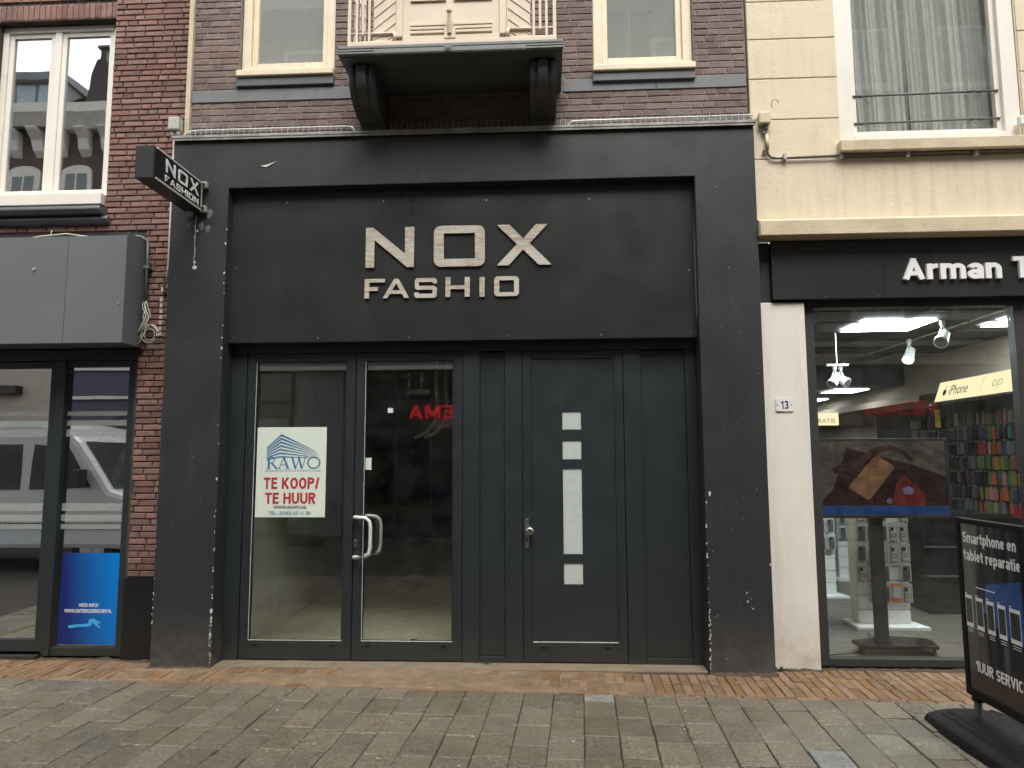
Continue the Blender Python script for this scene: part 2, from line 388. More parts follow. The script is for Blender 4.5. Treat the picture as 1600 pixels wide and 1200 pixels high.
# wide sign capitals drawn as outlines (unit: sign drawing units, z down)
GL = {
 'N': [[(0, 280), (0, 0), (50, 0), (270, 186), (270, 0), (332, 0), (332, 280), (285, 280), (60, 86), (60, 280)]],
 'O': [rrect(0, 347, 0, 284, 48), [(67, 53), (67, 231), (280, 231), (280, 53)]],
 'X': [[(0, 0), (84, 0), (178, 98), (262, 0), (340, 0), (220, 131), (367, 280), (282, 280), (175, 172), (80, 280), (0, 280), (135, 135)]],
 'F': [[(0, 134), (0, 0), (138, 0), (138, 24), (31, 24), (31, 57), (90, 57), (90, 82), (31, 82), (31, 134)]],
 'A': [[(0, 133), (78, 0), (106, 0), (180, 133), (146, 133), (130, 104), (48, 104), (31, 133)], [(62, 80), (118, 80), (91, 32)]],
 'S': [[(153, 38), (125, 38), (125, 27), (30, 27), (30, 54), (135, 54), (153, 68), (153, 122), (140, 136), (14, 136), (0, 122), (0, 98), (28, 98), (28, 108), (123, 108), (123, 80), (18, 80), (4, 68), (4, 14), (18, 0), (140, 0), (153, 14)]],
 'H': [[(0, 135), (0, 0), (33, 0), (33, 56), (130, 56), (130, 0), (164, 0), (164, 135), (130, 135), (130, 82), (33, 82), (33, 135)]],
 'I': [[(0, 135), (0, 0), (34, 0), (34, 135)]],
 'o': [rrect(0, 167, 0, 136, 26), [(34, 27), (34, 109), (134, 109), (134, 27)]],
 'n': [[(0, 135), (0, 0), (30, 0), (130, 88), (130, 0), (164, 0), (164, 135), (136, 135), (33, 44), (33, 135)]],
}
def glyph(ch, k): return [[(p[0]*k, -p[1]*k) for p in lp] for lp in GL[ch]]

# bold block lettering built from strokes (cap height 1)
def arc(cx, cy, rx, ry, a0, a1, n=12): return [(cx+rx*math.cos(R(a0+(a1-a0)*k/n)), cy+ry*math.sin(R(a0+(a1-a0)*k/n))) for k in range(n+1)]
def strokes(c, t):
    h = t/2; L = h
    def el(cx, cy, rx, ry): return (arc(cx, cy, rx, ry, 0, 360, 22)[:-1], 1)
    if c == 'A': w = .80; return w, [([(h*1.05, 0), (w/2, 1-h*.9)], 0), ([(w/2, 1-h*.9), (w-h*1.05, 0)], 0), ([(w*.24, .29), (w*.76, .29)], 0), ([(w/2-h*1.0, 1-h*.55), (w/2+h*1.0, 1-h*.55)], 0, h*1.1)]
    if c == 'E': w = .58; return w, [([(L, 0), (L, 1)], 0), ([(L, 1-h), (w, 1-h)], 0), ([(L, .52), (w*.93, .52)], 0), ([(L, h), (w, h)], 0)]
    if c == 'H': w = .70; return w, [([(L, 0), (L, 1)], 0), ([(w-h, 0), (w-h, 1)], 0), ([(L, .52), (w-h, .52)], 0)]
    if c == 'I': return t, [([(L, 0), (L, 1)], 0)]
    if c == 'K': w = .72; return w, [([(L, 0), (L, 1)], 0), ([(L, .33), (w-h*1.1, 1)], 0), ([(w*.38, .55), (w-h*.9, 0)], 0)]
    if c == 'M': w = .86; return w, [([(L, 0), (L, 1)], 0), ([(w-h, 0), (w-h, 1)], 0), ([(L+h*.6, 1), (w/2, .12)], 0), ([(w/2, .12), (w-h*1.6, 1)], 0)]
    if c == 'O': w = .74; return w, [el(w/2, .5, w/2-h, .5-h)]
    if c in 'PR':
        w = .66; b = [(L, 1-h), (w*.52, 1-h)] + arc(w*.52, .72-h*.0, w*.48-h, .28-h, 90, -90, 10)[1:] + [(L, .44+h)]
        o = [([(L, 0), (L, 1)], 0), (b, 0)]
        return w, o + ([([(w*.5, .46), (w-h*.9, 0)], 0)] if c == 'R' else [])
    if c == 'S':
        w = .64; y1 = .755-h/2; r1 = .245-h/2; y0 = .265-h/2+h; r0 = .255-h/2-h*.5
        p = arc(w/2, 1-h-r1, w/2-h, r1, 25, 270, 12) + arc(w/2, h+(1-h-2*r1-h)/2, w/2-h, (1-h-2*r1-h)/2, 90, -155, 12)[1:]
        return w, [(p, 0)]
    if c == 'T': w = .64; return w, [([(w/2, 0), (w/2, 1)], 0), ([(0, 1-h), (w, 1-h)], 0)]
    if c == 'U': w = .70; return w, [([(L, 1)] + arc(w/2, .36, w/2-h, .36-h, 180, 360, 12) + [(w-h, 1)], 0)]
    if c == 'V': w = .74; return w, [([(h, 1), (w/2, h*.6)], 0), ([(w/2, h*.6), (w-h, 1)], 0)]
    if c == 'W': w = 1.04; return w, [([(h, 1), (w*.27, 0)], 0), ([(w*.27, 0), (w/2, 1)], 0), ([(w/2, 1), (w*.73, 0)], 0), ([(w*.73, 0), (w-h, 1)], 0)]
    if c == 'C': w = .70; return w, [(arc(w/2, .5, w/2-h, .5-h, 50, 310, 18), 0)]
    if c == '/': w = .36; return w, [([(h*.7, 0), (w-h*.7, 1)], 0)]
    if c == '1': w = .42; return w, [([(w-h, 0), (w-h, 1)], 0), ([(w-h, .93), (.02, .70)], 0)]
    if c == '3': w = .56; return w, [(arc(w/2, .75-h/2, w/2-h, .25-h/2, 160, -90, 12) + arc(w/2, .265, w/2-h, .265-h*.9, 90, -160, 12)[1:], 0)]
    x = .73
    if c == 'a': w = .56; return w, [([(w-h, 0), (w-h, .48)] + arc(w/2, .48, w/2-h, x-h-.48, 0, 165, 9)[1:], 0), el(w/2-.015, .215, w/2-h-.01, .215-h*.85)]
    if c == 'r': w = .40; return w, [([(L, 0), (L, x)], 0), (arc(w-.02, .42, w-.02-h, x-h-.42, 180, 85, 8), 0)]
    if c in 'nhm':
        w = .58 if c != 'm' else .92; o = [([(L, 0), (L, 1 if c == 'h' else x)], 0)]; st = (w-t)/(2 if c == 'm' else 1)
        for k in range(2 if c == 'm' else 1):
            a = L + k*st; o.append((arc(a+st/2, .44, st/2, x-h-.44, 180, 0, 10) + [(a+st, 0)], 0))
        return w, o
    if c == 't': w = .38; return w, [([(.17, .94), (.17, .22)] + arc(.17+.17, .22, .17, .22-h, 180, 275, 7)[1:], 0), ([(0, x-h), (w, x-h)], 0)]
    if c == 'p': w = .60; return w, [([(L, -.27), (L, x)], 0), el(w/2, x/2, w/2-h, x/2-h)]
    if c == 'b': w = .60; return w, [([(L, 0), (L, 1)], 0), el(w/2, x/2, w/2-h, x/2-h)]
    if c == 'o': w = .60; return w, [el(w/2, x/2, w/2-h, x/2-h)]
    if c == 'e': w = .58; return w, [(arc(w/2, x/2, w/2-h, x/2-h, 0, 318, 20), 0), ([(h, x/2), (w-h, x/2)], 0, t*.8)]
    if c == 'l': return t, [([(L, 0), (L, 1)], 0)]
    if c == 'i': return t, [([(L, 0), (L, x)], 0), ([(L, 1-t*.9), (L, 1)], 0)]
    return .3, []
def bold_text(name, body, parent, O, Rv, Uv, wh, depth, mat, t=.19, gap=.085, letters=False, glyphs=strokes):
    """raised or printed bold lettering fitted into a width x height (cap height) field"""
    Rv, Uv, O = Vector(Rv), Vector(Uv), Vector(O); N = Rv.cross(Uv)
    adv = []; x = 0
    for c in body:
        if c == ' ': x += .34; adv.append((0, [])); continue
        g = glyphs(c, t); adv.append((x, g[1])); x += g[0] + gap
    kx = wh[0]/(x-gap); ky = wh[1]; mb = MB(); off = 0
    for c, (x0, st) in zip(body, adv):
        for s_ in st:
            pts, closed = s_[0], s_[1]; tt = s_[2] if len(s_) > 2 else t
            off = (off + 1) % 7; d = depth*(1 - .012*off) if depth > .004 else depth + off*.00012
            n = len(pts); lr = []
            for k in range(n):
                p = Vector(pts[k]); a = Vector(pts[k-1]) if (k or closed) else None; b_ = Vector(pts[(k+1) % n]) if (k < n-1 or closed) else None
                d1 = (p-a).normalized() if a is not None else (b_-p).normalized(); d2 = (b_-p).normalized() if b_ is not None else d1
                m = (d1+d2); m = m.normalized() if m.length > .01 else d1
                nn = Vector((-m.y, m.x)); k_ = min(1.6, 1/max(.3, m.dot(d1)))
                lr.append((p+nn*tt/2*k_, p-nn*tt/2*k_))
            def W(q, dd): return O + Rv*((q.x+x0)*kx) + Uv*(q.y*ky) + N*dd
            for k in range(n if closed else n-1):
                (a, b), (c_, e) = lr[k], lr[(k+1) % n]
                mb.face([W(b, d), W(e, d), W(c_, d), W(a, d)])
                mb.face([W(a, 0), W(c_, 0), W(c_, d), W(a, d)][::-1]); mb.face([W(b, 0), W(e, 0), W(e, d), W(b, d)])
            if not closed:
                for (a, b) in (lr[0], lr[-1]): mb.face([W(a, 0), W(b, 0), W(b, d), W(a, d)])
        if letters and mb.v: obj(name if name != 'lettering' else 'letter', mb, mat, parent); mb = MB()
    if mb.v: return obj(name, mb, mat, parent)
def serif(c, t):
    a = .15; b = .055; h = a/2
    def bar(x0, x1, y): return ([(x0, y), (x1, y)], 0, .045)
    if c == 'R':
        w = .84; return w, [([(.2, 0), (.2, 1)], 0, a), ([(.2, .97), (.42, .97)] + arc(.42, .74, .19, .23, 90, -90, 10)[1:] + [(.2, .51)], 0, .075), ([(.40, .5), (.78, .02)], 0, a*.85), bar(.05, .36, .023), bar(.05, .3, .977), bar(.68, .86, .023)]
    if c == 'A':
        w = .95; return w, [([(.13, 0), (.46, 1)], 0, b), ([(.45, 1), (.80, 0)], 0, a*.9), ([(.25, .33), (.66, .33)], 0, .05), bar(.0, .27, .023), bar(.66, .95, .023)]
    if c == 'W':
        w = 1.25; return w, [([(.14, 1), (.40, 0)], 0, a*.9), ([(.40, 0), (.66, 1)], 0, b), ([(.60, 1), (.86, 0)], 0, a*.9), ([(.86, 0), (1.13, 1)], 0, b), bar(.0, .29, .977), bar(.46, .78, .977), bar(1.0, 1.25, .977)]
    w = .98; return w, [(arc(w/2, .5, w/2-.06, .455, 0, 360, 28)[:-1], 1, .10)]

# ------------------------------------------------------------------ ground
obj('street', MB().box(-60, 60, -80, 40, -.4, -.03), 'joint', kind='structure')
TA = R(-2.6); TU = Vector((math.cos(TA), math.sin(TA), 0)); TV = Vector((-math.sin(TA), math.cos(TA), 0))
def tuv(u, v, z=0.): return TU*u + TV*v + Vector((0, 0, z))
def in_view(p, pad=.03):
    d = Vector(p) - CAM; zz = d.dot(fv)
    if zz < .2: return False
    px = (800 + 1109*d.dot(r2)/zz)/1600; py = (600 - 1109*d.dot(u2)/zz)/1200
    return -pad < px < 1+pad and -pad < py < 1+pad

def stone_mesh(name, mat, seed, ch=.03, back=True, rough=.012):
    """unit block, x,y in +-.5, z 0..-1 top face slightly worn; chamfered rim"""
    q = random.Random(seed); mb = MB()
    c = ch
    def j(): return q.uniform(-1, 1)*rough
    top = [(-.5+c+j(), -.5+c+j(), 0+j()*.3), (.5-c+j(), -.5+c+j(), j()*.3), (.5-c+j(), .5-c+j(), j()*.3), (-.5+c+j(), .5-c+j(), j()*.3)]
    mid = [(-.5+j(), -.5+j(), -.12), (.5+j(), -.5+j(), -.12), (.5+j(), .5+j(), -.12), (-.5+j(), .5+j(), -.12)]
    bot = [(-.5, -.5, -1), (.5, -.5, -1), (.5, .5, -1), (-.5, .5, -1)]
    mb.v = top + mid + bot
    mb.f = [(0, 1, 2, 3)] + [(4+k, 4+(k+1) % 4, (k+1) % 4, k) for k in range(4)] + [(8+k, 8+(k+1) % 4, 4+(k+1) % 4, 4+k) for k in range(4)]
    mb.m = [0]*9
    return mesh_of(name, mb, mat), mb

def lay(root, name, specs, mats_variants, depth, limit=300):
    """specs: (u, v, su, sv, rot, z, variant); the first `limit` seen are parts, the rest one joined part"""
    specs = sorted(specs, key=lambda s: (0 if in_view(tuv(s[0], s[1], s[5])) else 1, (tuv(s[0], s[1])-CAM).length))
    rest = MB()
    for k, (u, v, su, sv, rot, z, var) in enumerate(specs):
        me, mb = mats_variants[var]
        p = tuv(u, v, z); a = TA + rot
        tx, ty = rnd.uniform(-.006, .006), rnd.uniform(-.006, .006)
        if k < limit and in_view(p, .06):
            inst(name, me, p, root, (su, sv, depth), (tx, ty, a))
        else:
            i = len(rest.v); ca, sa = math.cos(a), math.sin(a)
            rest.v += [(p.x + ca*x*su - sa*y*sv, p.y + sa*x*su + ca*y*sv, p.z + zz*depth) for x, y, zz in mb.v]
            rest.f += [tuple(i+q for q in f) for f in mb.f]; rest.m += [0]*len(mb.f)
    if rest.v: obj('outer_' + name, rest, mats_variants[0][0].materials[0], root, kind='stuff')

bed = obj('pavement', MB().prism([tuple(tuv(-7, -.5)[:2]), tuple(tuv(-7, -4.5)[:2]), tuple(tuv(7, -4.5)[:2]), tuple(tuv(7, -.5)[:2])], 'z', -.026, -.012), 'joint', kind='structure', at=(0, -1.5, -.026))
PV = [stone_mesh('paver', 'paver', k, .018, rough=.006) for k in range(5)] + [stone_mesh('paver', 'paver_pale', 9, .018, rough=.006)]
CW, CL = .2285, .345
specs = []
q = random.Random(3)
for c in range(-29, 30):
    u = 1.093 + (c-.0)*CW + .5*CW
    v = -.503
    first = q.uniform(.14, .34)
    if c == 0: first = .155
    k = 0
    while v > -4.3:
        L = first if k == 0 else CL*q.uniform(.97, 1.03)
        var = q.randrange(5)
        if c == 0 and k == 0: var = 5
        if c == 6 and -1.75 < v-L/2 < -1.4: var = 5
        gap = q.choice((.003, .004, .006, .010, .013))
        specs.append((u + q.uniform(-.001, .001), v - L/2, CW-gap, L-gap, q.uniform(-.008, .008), q.uniform(-.005, .004), var))
        v -= L; k += 1
lay(bed, 'paver', specs, PV, .05)

walk = obj('brick_footpath', MB().prism([tuple(tuv(-7, .55)[:2]), tuple(tuv(-7, -.5)[:2]), tuple(tuv(7, -.5)[:2]), tuple(tuv(7, .55)[:2])], 'z', -.027, -.0135), 'joint', kind='structure', at=(0, 0, -.027))
CKB = [stone_mesh('brick', 'clinker', 20+k, .06, rough=.03) for k in range(5)]
specs = []
u = -6.0
while u < 6.2:
    wd = q.uniform(.072, .08)
    drop = 0
    for (a, b) in ((-.43, -.18), (-.18, .07)) + (((.07, .31),) if (abs(u+.0) > 2.66) else ()):
        if rnd.random() < .35 and a > -.43:      # some soldiers are two half bricks
            m = (a+b)/2
            specs.append((u+wd/2, (a+m)/2, wd-.006, m-a-.006, q.uniform(-.02, .02), q.uniform(-.005, .002), q.randrange(5)))
            specs.append((u+wd/2, (b+m)/2, wd-.006, b-m-.006, q.uniform(-.02, .02), q.uniform(-.005, .002), q.randrange(5)))
        else:
            specs.append((u+wd/2, (a+b)/2, wd-.006, b-a-.008, q.uniform(-.025, .025), q.uniform(-.006, .002), q.randrange(5)))
    u += wd
u = -6.0
while u < 6.2:
    L = q.uniform(.19, .215)
    specs.append((u+L/2, -.466, L-.006, .062, q.uniform(-.01, .01), q.uniform(-.006, .001), q.randrange(5))); u += L
lay(walk, 'brick', specs, CKB, .05)
# drifted sand lying over the bricks before the doors
def sand(a, b):
    x = -3.2 + 5.1*a; v = -.5 + .72*b
    p = tuv(x, v)
    h = -.006 + .018*noise.noise(Vector((x*1.7, v*4, 1))) + .008*noise.noise(Vector((x*7, v*9, 4))) + .013*math.exp(-((x+.3)/1.1)**2) - .012*max(0, (x-1.0)) - .02*max(0, b-.8)*0
    e = min(a, 1-a, b, 1-b)
    if e < .03: h = -.03
    return (p.x, p.y, h)
obj('sand', MB().grid(220, 40, sand), 'sand', walk, smooth=True, kind='stuff')
obj('doorstep', MB().box(-2.15, 2.15, .03, .32, -.02, .012), 'concrete', walk, bevel=.01)
# street dirt packed along the foot of the fronts
def dirt(x0, x1, y0, d):
    def f(a, b):
        x = x0 + (x1-x0)*a; y = y0 - d*b*(.5+.9*abs(noise.noise(Vector((x*5, y0, 2)))))
        return (x, y, .022*(1-b)**1.5*(.35+1.1*abs(noise.noise(Vector((x*11, y*20, 3))))) - .006*b - (.012 if b > .98 else 0))
    return MB().grid(int((x1-x0)*90), 6, f)
for a_, b_, c_ in ((-2.72, -2.15, .0), (2.15, 2.72, .0), (2.70, 3.13, .12), (3.12, 5.2, .17), (-3.1, -2.68, .18), (-4.6, -3.1, .22)):
    obj('packed_dirt', dirt(a_, b_, c_, .06), 'dirt', walk, smooth=True, kind='stuff')
# small litter and weeds
lt = MB()
for k in range(90):
    x = q.uniform(-3.6, 3.6); y = q.uniform(-1.9, -.05) if k > 35 else q.uniform(-.45, .0); s = q.uniform(.003, .009); a = q.uniform(0, 6)
    pts = [(x+s*math.cos(a+t)*q.uniform(.5, 1.4), y+s*math.sin(a+t)*q.uniform(.5, 1.4), .004+q.uniform(0, .004)) for t in (0, 1.3, 2.6, 3.9, 5.1)]
    lt.face(pts)
obj('litter', lt, 'litter', kind='stuff')
M['gum'] = pm('trodden gum', (.3, .29, .26), .8, rndv=.4, bump=0)
gm = MB()
for k in range(70):
    x = q.uniform(-3.6, 3.6); y = q.uniform(-2.0, -.55); s_ = q.uniform(.006, .014); e_ = q.uniform(.7, 1.2)
    gm.face([(x+s_*math.cos(t*.7854)*q.uniform(.85, 1.15), y+s_*e_*math.sin(t*.7854)*q.uniform(.85, 1.15), .0045) for t in range(8)])
obj('gum_spots', gm, 'gum', kind='stuff')
bt = MB()
for k in range(16):
    x = q.uniform(-3.4, 3.2); y = q.uniform(-1.6, -.1); a = q.uniform(0, 6.3); l = q.uniform(.012, .03)
    bt.tube([(x, y, .008), (x+l*math.cos(a), y+l*math.sin(a), .008)], .0035, 6)
obj('cigarette_ends', bt, 'litter', kind='stuff')
def weeds(cx, cy, n, r, h):
    mb = MB()
    for k in range(n):
        x = cx + q.gauss(0, r); y = cy + q.gauss(0, .012); a = q.uniform(0, 6.3); l = h*q.uniform(.4, 1); b = q.uniform(.2, .9)*l; ww = q.uniform(.002, .004)
        dx, dy = math.cos(a), math.sin(a)
        mb.face([(x-dy*ww, y+dx*ww, 0), (x+dy*ww, y-dx*ww, 0), (x+dx*b*.5+dy*ww, y+dy*b*.5-dx*ww, l*.7), (x+dx*b, y+dy*b, l*.8), (x+dx*b*.5-dy*ww, y+dy*b*.5+dx*ww, l*.7)])
    return mb
tag(obj('weed_tuft', weeds(2.76, .1, 46, .05, .05), 'weed', kind='stuff'), 'small green weed tuft at the foot of the white pier', 'weeds')
tag(obj('weed_tuft', weeds(.27, .17, 30, .05, .04), 'weed', kind='stuff'), 'tiny weeds sprouting below the dark door panel', 'weeds')

# ------------------------------------------------------------------ brick walls
def brick_variants(mat, seed, n=5, rough=.02):
    out = []
    for s in range(n):
        qq = random.Random(seed+s); mb = MB()
        def j(a=rough): return qq.uniform(-1, 1)*a
        c = .03; cz = .09
        f = [(-.5+c+j(), j(.12), -.5+cz+j(.03)), (.5-c+j(), j(.12), -.5+cz+j(.03)), (.5-c+j(), j(.12), .5-cz+j(.03)), (-.5+c+j(), j(.12), .5-cz+j(.03))]
        m = [(-.5+j()*.4, .3, -.5+j()), (.5+j()*.4, .3, -.5+j()), (.5+j()*.4, .3, .5+j()), (-.5+j()*.4, .3, .5+j())]
        b = [(-.5, 1, -.5), (.5, 1, -.5), (.5, 1, .5), (-.5, 1, .5)]
        mb.v = f+m+b
        mb.f = [(0, 1, 2, 3)] + [(4+k, 4+(k+1) % 4, (k+1) % 4, k) for k in range(4)] + [(8+k, 8+(k+1) % 4, 4+(k+1) % 4, 4+k) for k in range(4)]
        mb.m = [0]*9
        out.append((mesh_of('brick', mb, mat), mb))
    return out

def brick_wall(root, variants, x0, x1, z0, z1, yface, pitch, joint, lens, holes, depth, hidden=lambda x, z: False, extra=()):
    """courses of single bricks round rectangular holes (xa, xb, za, zb)"""
    specs = list(extra); nrow = 0
    z = z0
    while z < z1 - .02:
        zt = z + pitch
        segs = [(x0, x1)]
        for (xa, xb, za, zb) in holes:
            if zt > za+.012 and z < zb-.012:
                ns = []
                for (a, b) in segs:
                    if xb <= a or xa >= b: ns.append((a, b)); continue
                    if xa > a: ns.append((a, xa))
                    if xb < b: ns.append((xb, b))
                segs = ns
        for (a, b) in segs:
            if b-a < .03: continue
            x = a - (rnd.uniform(0, .6)*lens[0] if (nrow % 2) else rnd.uniform(.2, .9)*lens[0])
            while x < b:
                L = rnd.choice(lens)
                xa, xb = max(x, a), min(x+L, b); x += L
                if xb-xa > .025: specs.append(((xa+xb)/2, z+pitch/2, xb-xa-joint, pitch-joint, 0))
        z = zt; nrow += 1
    specs.sort(key=lambda s: (0 if in_view((s[0], yface, s[1]), .0) and not hidden(s[0], s[1]) else 1 if in_view((s[0], yface, s[1]), .05) else 2, -s[2]*s[3]/((Vector((s[0], yface, s[1]))-CAM).length)**2))
    rest = MB(); shown = 0
    for (x, z, w_, h_, rot) in specs:
        me, mb = variants[rnd.randrange(len(variants))]
        y = yface + rnd.uniform(-.0015, .0015)
        if shown < 300 and in_view((x, yface, z), .01) and not hidden(x, z):
            shown += 1
            inst('brick', me, (x, y, z), root, (w_, depth, h_), (rnd.uniform(-.004, .004), 0, rnd.uniform(-.006, .006)))
        else:
            i = len(rest.v)
            rest.v += [(x+a*w_, y+b*depth, z+c*h_) for a, b, c in mb.v]
            rest.f += [tuple(i+k for k in f) for f in mb.f]; rest.m += [0]*len(mb.f)
    if rest.v: obj('outer_brick', rest, variants[0][0].materials[0], root, kind='stuff')

def panes_window(root, x0, x1, z0, z1, y, frame_w, mat, glassmat, sash=None, depth=.07, name='window'):
    wdw = obj(name, MB().frame(x0, x1, z0, z1, y, y+depth, frame_w), mat, root, bevel=.004)
    return wdw

# ================================================================== left house
YL = .20
LH = thing('brick_house', 'dark red brick house with grey shop fascia and white upper window', 'house', (-4.2, YL, 0))
core = MB()
# mortar backing round the openings
Lh = [(-4.9, -3.475, 4.27, 6.21), (-9, -3.1, -1, 3.0)]
core.box(-3.475, -2.66, YL+.014, .5, 2.9, 9); core.box(-3.092, -2.66, YL+.014, .5, .7, 2.899); core.box(-9, -3.475, YL+.014, .5, 2.9, 4.27); core.box(-9, -3.475, YL+.014, .5, 6.21, 9); core.box(-9, -4.70, YL+.014, .5, 4.27, 6.21)
core.box(-3.09, -2.66, YL+.014, .5, .0, .70)
obj('wall', core, 'mortar_dark', LH)
BL = brick_variants('brick_red', 40)
sold = []
x = -5.2
while x < -3.49:
    sold.append((x+.03, 6.30, .052, .165, 0)); x += .058
holes = [(-9, -3.475, 4.13, 4.30), (-9, -3.475, 6.2, 6.385), (-4.71, -3.475, 4.3, 6.2), (-9, -3.045, 2.8, 3.985), (-9, -3.07, 0, 2.87), (-9, -9, 0, 0)]
brick_wall(LH, BL, -6.2, -2.655, .74, 7.1, YL, .0585, .010, (.2, .2, .098, .2), holes, .02, extra=sold,
           hidden=lambda x, z: (x > -2.72 and z < 4.85) or (x < -3.05 and 2.9 < z < 3.98))
obj('plinth', MB().box(-3.085, -2.66, YL-.012, YL+.012, .0, .735), 'plinth', LH, bevel=.003)
# upper window: outer frame, two sashes, panes, sill board
yw = YL+.08
uw = obj('window', MB().frame(-4.70, -3.478, 4.38, 6.2, yw, yw+.1, .06, wb=.05, wt=.06).box(-4.155, -4.085, yw+.005, yw+.09, 4.43, 6.14), 'white_paint', LH, bevel=.006)
for (a, b) in ((-4.64, -4.155), (-4.085, -3.538)):
    s = obj('sash', MB().frame(a, b, 4.43, 6.14, yw+.02, yw+.08, .05), 'white_paint', uw, bevel=.005)
    obj('pane', MB().box(a+.05, b-.05, yw+.04, yw+.046, 4.48, 6.09), 'glass_up', uw)
obj('sill', MB().box(-4.74, -3.49, YL-.05, yw+.02, 4.275, 4.39), 'white_paint', uw, bevel=.006)
obj('gutter', MB().prism([(YL-.12, 4.235), (YL-.13, 4.2), (YL-.1, 4.165), (YL+.0, 4.16), (YL+.0, 4.24)], 'x', -6, -3.45).prism([(YL-.055, 4.155), (YL-.07, 4.12), (YL-.03, 4.085), (YL+.0, 4.085), (YL+.0, 4.155)], 'x', -6, -3.41), 'zinc', LH, smooth=False, bevel=.01)
# grey fascia box
fx = -3.035; fy = -.12
fs = obj('fascia', MB().box(-6.2, fx-.003, fy+.012, YL+.005, 2.872, 3.83), 'fascia_grey', LH, bevel=.003)
for (a, b) in ((-6.2, -5.0), (-4.997, -3.592), (-3.588, fx)):
    obj('fascia_panel', MB().box(a, b, fy, fy+.011, 2.868, 3.865), 'fascia_grey', fs, bevel=.002)
obj('fascia_end', MB().box(fx-.002, fx+.002, fy+.011, YL-.004, 2.868, 3.9), 'fascia_grey', fs)
obj('bolt', MB().tube([(-3.9, fy, 3.56), (-3.9, fy-.012, 3.56)], .012, 8), 'grey_plastic', fs)
obj('bolt', MB().tube([(-3.08, fy, 3.23), (-3.08, fy-.01, 3.23)], .009, 8), 'grey_plastic', fs)
# shopfront
yf = .27
sf = obj('shopfront', MB().box(-6.2, -3.10, yf-.02, yf+.09, 2.76, 2.87).box(-3.87, -3.795, yf-.03, yf+.09, .02, 2.755).box(-3.175, -3.095, yf-.02, yf+.09, .02, 2.755)
         .box(-3.793, -3.177, yf-.015, yf+.085, .02, .095).box(-3.793, -3.177, yf-.01, yf+.08, 2.70, 2.757), 'anthracite', LH, bevel=.003)
obj('door', MB().frame(-5.15, -3.875, .05, 2.755, yf, yf+.06, .085, wb=.11, wt=.06), 'anthracite', LH, bevel=.004)
obj('threshold', MB().box(-5.2, -3.88, yf-.08, yf-.02, .0, .035), 'anthracite', sf, bevel=.004)
obj('pane', MB().box(-3.793, -3.177, yf+.03, yf+.036, .098, 2.698), 'glass_left', sf)
obj('pane', MB().box(-5.07, -3.96, yf+.02, yf+.026, .165, 2.69), 'glass_left', sf)
bf = NB('frosted film'); t_ = bf.n('ShaderNodeBsdfTransparent'); d_ = bf.n('ShaderNodeBsdfDiffuse'); d_.inputs[0].default_value = (.55, .6, .56, 1); m_ = bf.n('ShaderNodeMixShader'); m_.inputs[0].default_value = .3
bf.l(t_.outputs[0], m_.inputs[1]); bf.l(d_.outputs[0], m_.inputs[2]); bf.l(m_.outputs[0], bf.out.inputs[0]); M['film'] = bf.m
for (a, b) in ((2.232, 2.275), (2.138, 2.19), (2.035, 2.105), (1.335, 1.405), (1.24, 1.30), (1.165, 1.212)):
    for (c, d) in ((-5.07, -3.96), (-3.79, -3.18)):
        obj('film_stripe', MB().box(c, d, yf+.014 if c < -4 else yf+.024, yf+.016 if c < -4 else yf+.026, a, b), 'film', sf)
# room behind
rm = MB(); rm.box(-6.2, -2.9, 3.6, 3.7, 0, 3.2); rm.box(-6.3, -6.2, .4, 3.7, 0, 3.2); rm.box(-2.9, -2.8, .5, 3.7, 0, 3.2); rm.box(-6.2, -2.9, .36, 3.6, 2.95, 3.05)
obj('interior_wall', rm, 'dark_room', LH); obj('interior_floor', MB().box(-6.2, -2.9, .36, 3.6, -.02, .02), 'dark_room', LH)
obj('upper_room', MB().box(-5.5, -2.7, 2.5, 2.6, 4, 6.6).box(-5.6, -5.5, .5, 2.6, 4, 6.6).box(-2.7, -2.62, .5, 2.6, 4, 6.6).box(-5.5, -2.7, .5, 2.5, 6.5, 6.6).box(-5.5, -2.7, .5, 2.5, 4, 4.1), 'plaster_white', LH)

# blue information poster stuck inside the left pane
bp = obj('poster', MB().box(-3.757, -3.187, yf+.026, yf+.0285, .112, .945), 'blue_print')
tag(bp, 'blue gradient information poster stuck low in the left shop window', 'poster')
text('lettering', 'MEER INFO?', bp, (-3.565, yf+.0255, .452), X, Z, (.185, .032), .001, 'white_sheet', .012)
text('lettering', 'WWW.ONTDEKGORINCHEM.NL', bp, (-3.705, yf+.0255, .398), X, Z, (.455, .034), .001, 'white_sheet', .012)
M['pale_blue'] = pm('pale blue ink', (.05, .4, .75), .4, bump=0)
wave = [(0, .02), (.06, .03), (.14, .035), (.19, .04), (.2, .08), (.24, .085), (.29, .06), (.32, .05), (.28, .03), (.31, .01), (.30, -.005), (.25, .03), (.225, .052), (.22, .02), (.17, .012), (.1, .01), (.04, -.002), (.0, .0)]
shape('wave_mark', [wave], bp, (-3.66, yf+.0255, .262), X, Z, .001, 'pale_blue')

